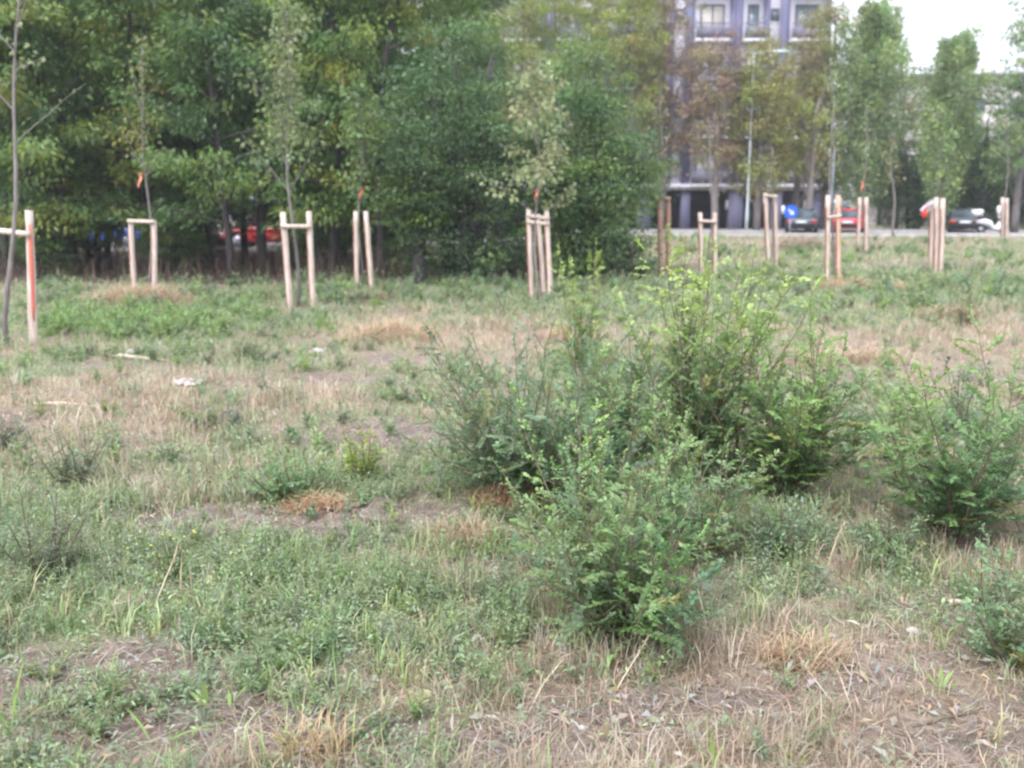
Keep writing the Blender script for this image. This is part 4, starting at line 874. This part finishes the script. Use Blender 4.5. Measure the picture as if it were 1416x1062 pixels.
broad_blade('arching grey green blades lying on the soil, lower left', 215, 1035, [(.35, .24, .010, 1.0, .7), (2.4, .2, .009, .9, .6), (.1, .2, .01, .8, .9)], 5)
broad_blade('tuft of broad leaves at the lower right', 1300, 955, [(.4, .09, .016, .4, .5), (2.4, .08, .014, .5, .5), (1.2, .09, .014, .2, .4), (-.4, .08, .014, .6, .5)], 6)
broad_blade('yellow green leaf tuft at the bottom right corner', 985, 1058, [(1.5, .1, .014, .15, .3), (2.8, .09, .012, .5, .4)], 7)
# litter
p = spot(258, 531); m = MB(); rng = np.random.default_rng(5); n = 16; gx, gy = np.meshgrid(np.linspace(-.14, .14, n), np.linspace(-.11, .11, n))
gz = .10 * (fbm(gx * 14, gy * 14, 9) - .25) + .02; v = np.stack([gx, gy, gz], -1).reshape(-1, 3); i = (np.arange(n - 1)[:, None] * n + np.arange(n - 1)[None]).ravel()
m.add(v, np.stack([i, i + 1, i + n + 1, i + n], 1)); m.add(v - np.array([0, 0, .006]), np.stack([i, i + n, i + n + 1, i + 1], 1))
o = m.build('crumpled_paper', PAPER); o.location = p - np.array([0, 0, .025]); tag(o, 'crumpled dirty white paper lying in the dry grass', 'litter')
m = MB(); lump(m, (0, 0, .03), .06, 4, (1.3, 1, .8)); o = m.build('white_scrap', PAPER, None, True); o.location = spot(183, 492); tag(o, 'small white scrap standing on the long pale stick', 'litter')
def rocks(label, px, py, r, seed):
    m = MB(); lump(m, (0, 0, r * .3), r, seed, (1.2, 1, .65), 10, .35); o = m.build('stone', STONE, None, False); o.location = spot(px, py); tag(o, label, 'stone')
rocks('pale stone near the lower left soil', 330, 1012, .014, 5); rocks('grey stone among the pale litter at lower right', 1262, 875, .022, 6); rocks('white pebble on the soil right of bottom centre', 805, 1008, .012, 7)
rocks('grey stone on the soil by the low spreading weed', 452, 700, .02, 8); rocks('pale lump beside the tussock in the middle distance', 440, 488, .06, 9); rocks('white chip on the lower left soil', 150, 1045, .012, 10)

# ------------------------------------------------------------------ grass, herbs, leaf litter: uncountable cover
GC = [(.245, .30, .16), (.28, .33, .18), (.215, .275, .145), (.30, .335, .19), (.26, .30, .20)]
DC = [(.385, .32, .24), (.44, .375, .29), (.32, .262, .195), (.39, .305, .225), (.49, .43, .35)]
def cover(name, label, r0, r1, nclump, per, seed, lmin, lmax, wk, spread, dry_bias=0.0, kind='both'):
    rng = np.random.default_rng(seed)
    u = rng.random(nclump); e = .5; r = (r0 ** e + u * (r1 ** e - r0 ** e)) ** (1 / e)
    a = (rng.random(nclump) * 2 - 1) * radians(36); x, y = r * np.sin(a), r * np.cos(a)
    g, so_ = zones(x, y); gv = grove(x, y)
    keep = (rng.random(nclump) > so_ * .93) & (rng.random(nclump) > gv * .93) & (y < 41.8)
    x, y, r, g = x[keep], y[keep], r[keep], g[keep]
    isg = rng.random(len(x)) < np.clip(g * 1.2 - .1 - dry_bias, .05, .84)
    tall = (.40 + 3.2 * fbm(x * 1.3, y * 1.3, 61) ** 1.5 * fbm(x * 6, y * 6, 65, 2) ** 1.3) * (1 - .5 * so_[keep])
    cc = np.where(isg[:, None], pick(rng, GC, len(x), .12), pick(rng, DC, len(x), .14))
    fresh = np.clip(field(GREZ, x, y) - .25, 0, 1)[:, None] * isg[:, None]
    cc = cc * (1 - .7 * fresh) + np.array([.19, .33, .10]) * .7 * fresh
    rep = np.repeat(np.arange(len(x)), per); N = len(rep)
    sp = spread * (.5 + rng.random(len(x)))
    bx = x[rep] + rng.normal(size=N) * sp[rep]; by = y[rep] + rng.normal(size=N) * sp[rep]; bz = gh(bx, by)
    ln = (lmin + (lmax - lmin) * rng.random(N) ** 1.6) * tall[rep] * np.where(isg[rep], 1, 1.1)
    wd = wk * (.6 + .8 * rng.random(N)) * np.where(isg[rep], 1.1, .8)
    lean = np.abs(rng.normal(size=N)) * np.where(isg[rep], .5, .62); bend = .2 + 1.1 * rng.random(N)
    az0 = rng.random(len(x)) * 6.28; az = az0[rep] + rng.normal(size=N) * 1.6
    m = MB(); col = np.clip(cc[rep] * (1 + .13 * rng.normal(size=(N, 1))), .02, .75)
    m.blades(np.stack([bx, by, bz - .008], 1), az, ln, wd, lean, bend, col)
    tag(m.build(name, GRASS), label, 'grass', kind='stuff')
cover('meadow_grass', 'mixed green and straw grass covering the near meadow', 1.9, 5.5, 9500, 11, 1, .035, .16, .0042, .024)
cover('meadow_grass', 'thin mixed grass covering the meadow in the middle', 5.2, 13, 9500, 12, 2, .05, .20, .0075, .05)
cover('meadow_grass', 'thin mixed grass covering the meadow towards the stakes', 12.5, 24, 8000, 11, 3, .07, .24, .012, .11)
cover('meadow_grass', 'mown looking grass on the far rise by the road', 23, 42, 8000, 9, 4, .07, .24, .024, .18)
def herbs(name, label, r0, r1, n, per, seed, ln, pal, h, spread):
    """small broad leaves of creeping herbs"""
    rng = np.random.default_rng(seed); u = rng.random(n); r = (r0 ** .5 + u * (r1 ** .5 - r0 ** .5)) ** 2; a = (rng.random(n) * 2 - 1) * radians(36); x, y = r * np.sin(a), r * np.cos(a)
    g, so_ = zones(x, y); keep = rng.random(n) < np.clip(g * 1.5 - .3, .05, 1) * (1 - .75 * so_) * (1 - grove(x, y)); x, y = x[keep], y[keep]
    cc = pick(rng, pal, len(x), .14); hh = h * (.3 + 1.2 * fbm(x * 2.2, y * 2.2, 71)); rep = np.repeat(np.arange(len(x)), per); N = len(rep)
    off = rng.normal(size=(N, 2)) * spread; rr = np.hypot(off[:, 0], off[:, 1]) / spread
    bx, by = x[rep] + off[:, 0], y[rep] + off[:, 1]; bz = gh(bx, by) + hh[rep] * rng.random(N) * np.exp(-.35 * rr ** 2) * 1.6 + .004
    d = rv(rng, N) * np.array([1, 1, .5]) + np.array([0, 0, .25]); m = MB()
    m.leaves(np.stack([bx, by, bz], 1), d, rv(rng, N) * .5 + np.array([0, 0, 1]), ln * (.5 + .9 * rng.random(N)), .42, np.clip(cc[rep] * (1 + .14 * rng.normal(size=(N, 1))), .02, .6))
    tag(m.build(name, LEAF), label, 'herbs', kind='stuff')
HB = [(.24, .32, .18), (.28, .35, .20), (.20, .275, .165), (.30, .37, .19), (.27, .33, .24)]
herbs('herb_cover', 'creeping grey green herbs over the near meadow', 1.9, 6, 4000, 22, 11, .021, HB, .08, .03)
herbs('herb_cover', 'creeping grey green herbs over the middle meadow', 6, 16, 6000, 18, 12, .032, HB, .10, .07)
herbs('herb_cover', 'patches of green herbs over the far meadow', 15, 41, 6000, 14, 13, .07, HB + [(.15, .23, .085)], .14, .16)
def small_weeds(name, label, r0, r1, n, seed, pal, ln, hmin, hmax):
    """short leafy stems standing in the grass"""
    rng = np.random.default_rng(seed); u = rng.random(n); r = (r0 ** .5 + u * (r1 ** .5 - r0 ** .5)) ** 2; a = (rng.random(n) * 2 - 1) * radians(36); x, y = r * np.sin(a), r * np.cos(a)
    g, so_ = zones(x, y); keep = rng.random(n) < np.clip(g * 1.3 - .25, .04, 1) * (1 - .7 * so_) * (1 - grove(x, y)) * (y < 41.5) * np.clip(fbm(x * 2.2, y * 2.2, 81) * 3.4 - 1.25, 0.03, 1); x, y = x[keep], y[keep]; N = len(x)
    K = 5; sx = np.repeat(np.arange(N), K); M = len(sx); az = rng.random(M) * 6.28; inc = .15 + .7 * rng.random(M); H = (hmin + (hmax - hmin) * rng.random(M) ** 1.5)
    d = np.stack([np.cos(az) * np.sin(inc), np.sin(az) * np.sin(inc), np.cos(inc)], 1); b = np.stack([x[sx], y[sx], gh(x[sx], y[sx])], 1)
    LN = 13; t = np.tile(np.linspace(.12, 1, LN), M); idx = np.repeat(np.arange(M), LN); q = b[idx] + d[idx] * (H[idx] * t)[:, None]
    cc = pick(rng, pal, N, .15)[sx][idx] * (1 + .14 * rng.normal(size=(M * LN, 1)))
    m = MB(); m.leaves(q, rv(rng, M * LN) * np.array([1, 1, .5]) + d[idx] * .55, rv(rng, M * LN) * .5 + np.array([0, 0, 1]), ln * (.6 + .8 * rng.random(M * LN)) * (1.2 - .6 * t), .3, np.clip(cc, .02, .6))
    m.blades(b, az, H, np.full(M, ln * .10), inc, np.zeros(M), np.broadcast_to([.22, .22, .13], (M, 3)))
    tag(m.build(name, LEAF), label, 'weeds', kind='stuff')
WB = [(.20, .28, .15), (.24, .33, .17), (.26, .35, .14), (.22, .28, .19), (.28, .34, .2)]
small_weeds('weed_cover', 'short leafy weeds mixed into the near grass', 2.0, 6.5, 6500, 91, WB, .027, .05, .19)
small_weeds('weed_cover', 'short leafy weeds mixed into the middle grass', 6.3, 18, 5200, 92, WB, .06, .08, .32)
small_weeds('weed_cover', 'weedy tufts dotting the far meadow', 16, 40, 4500, 93, WB + [(.16, .24, .10)], .11, .12, .42)
def litter(n, seed):
    rng = np.random.default_rng(seed); r = (1.9 ** .4 + rng.random(n) * (9 ** .4 - 1.9 ** .4)) ** 2.5; a = (rng.random(n) * 2 - 1) * radians(36); x, y = r * np.sin(a), r * np.cos(a)
    g, so_ = zones(x, y); k = rng.random(n) < .25 + .75 * so_; x, y, r = x[k], y[k], r[k]; N = len(x)
    pal = [(.36, .31, .27), (.30, .23, .18), (.44, .40, .37), (.22, .155, .12), (.34, .35, .31), (.34, .25, .17), (.42, .34, .24), (.26, .28, .2)]
    m = MB(); d = rv(rng, N) * np.array([1, 1, .35]); m.leaves(np.stack([x, y, gh(x, y) + .004 + .014 * rng.random(N)], 1), d, rv(rng, N) * .7 + np.array([0, 0, 1]), (.010 + .045 * rng.random(N) ** 2.2) * (1 + r * .07), .08 + .34 * rng.random(N) ** 2, pick(rng, pal, N, .15), .2)
    tag(m.build('leaf_litter', GRASS), 'dead leaves and straw bits scattered on bare soil', 'leaf litter', kind='stuff')
litter(42000, 15)
def straw_litter():
    rng = np.random.default_rng(19); n = 27000; r = (1.9 ** .4 + rng.random(n) * (10 ** .4 - 1.9 ** .4)) ** 2.5; a = (rng.random(n) * 2 - 1) * radians(36); x, y = r * np.sin(a), r * np.cos(a)
    g, so_ = zones(x, y); k = rng.random(n) < (.25 + .75 * so_) * (1 - .6 * g); x, y, r = x[k], y[k], r[k]; N = len(x)
    pal = [(.33, .27, .2), (.38, .32, .245), (.27, .21, .155), (.22, .165, .13), (.42, .38, .34), (.26, .25, .2), (.30, .235, .17)]
    m = MB(); m.blades(np.stack([x, y, gh(x, y) + .004 + .01 * rng.random(N)], 1), rng.random(N) * 6.28, (.03 + .13 * rng.random(N) ** 1.6) * (1 + .05 * r), .0028 * (.6 + .8 * rng.random(N)) * (1 + .12 * r), 1.25 + .35 * rng.random(N), .35 * rng.normal(size=N), pick(rng, pal, N, .15))
    tag(m.build('straw_litter', GRASS), 'dead straw lying flat on the soil', 'straw', kind='stuff')
straw_litter()
def pale_tufts():
    rng = np.random.default_rng(23); n = 900; per = 9; r = (1.9 ** .5 + rng.random(n) * (8 ** .5 - 1.9 ** .5)) ** 2; a = (rng.random(n) * 2 - 1) * radians(36); x, y = r * np.sin(a), r * np.cos(a)
    g, so_ = zones(x, y); k = rng.random(n) < (.75 - .4 * so_) * (.25 + .75 * g); x, y = x[k], y[k]; rep = np.repeat(np.arange(len(x)), per); N = len(rep)
    c = pick(rng, [(.34, .40, .20), (.30, .38, .17), (.40, .42, .24), (.27, .36, .15), (.46, .42, .28)], len(x), .1)[rep] * (1 + .1 * rng.normal(size=(N, 1)))
    bx, by = x[rep] + .012 * rng.normal(size=N), y[rep] + .012 * rng.normal(size=N)
    m = MB(); m.blades(np.stack([bx, by, gh(bx, by) - .006], 1), rng.random(N) * 6.28, .06 + .13 * rng.random(N), .0062 * (.6 + .7 * rng.random(N)), np.abs(rng.normal(size=N)) * .5, .3 + 1.1 * rng.random(N), np.clip(c, .02, .7))
    tag(m.build('grass_tufts', GRASS), 'pale broad bladed grass scattered through the near meadow', 'grass', kind='stuff')
pale_tufts()
def undergrowth():
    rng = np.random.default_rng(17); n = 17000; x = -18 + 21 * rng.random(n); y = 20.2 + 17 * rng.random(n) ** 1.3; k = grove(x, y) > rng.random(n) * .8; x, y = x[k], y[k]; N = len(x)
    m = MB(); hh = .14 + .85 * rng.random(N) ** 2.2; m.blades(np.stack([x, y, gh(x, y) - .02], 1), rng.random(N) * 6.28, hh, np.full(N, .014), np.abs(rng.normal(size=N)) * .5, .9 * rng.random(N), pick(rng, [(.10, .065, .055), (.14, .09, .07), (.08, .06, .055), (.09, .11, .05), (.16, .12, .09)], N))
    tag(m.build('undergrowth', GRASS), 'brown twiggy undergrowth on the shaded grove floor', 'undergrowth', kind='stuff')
undergrowth()

# ------------------------------------------------------------------ thin autumn haze between here and the far houses
m = MB(); m.box(-310, 310, -110, 310, -2.5, 34)
hz = bpy.data.materials.new('haze_air'); hz.use_nodes = True; hn = hz.node_tree; hn.nodes.clear()
ho = hn.nodes.new('ShaderNodeOutputMaterial'); hv = hn.nodes.new('ShaderNodeVolumePrincipled')
hv.inputs['Color'].default_value = (.90, .92, 1.0, 1); hv.inputs['Density'].default_value = 0.0009; hv.inputs['Anisotropy'].default_value = 0.2
hn.links.new(hv.outputs[0], ho.inputs['Volume'])
tag(m.build('haze', hz), 'thin pale haze over the whole meadow', 'haze', kind='stuff')
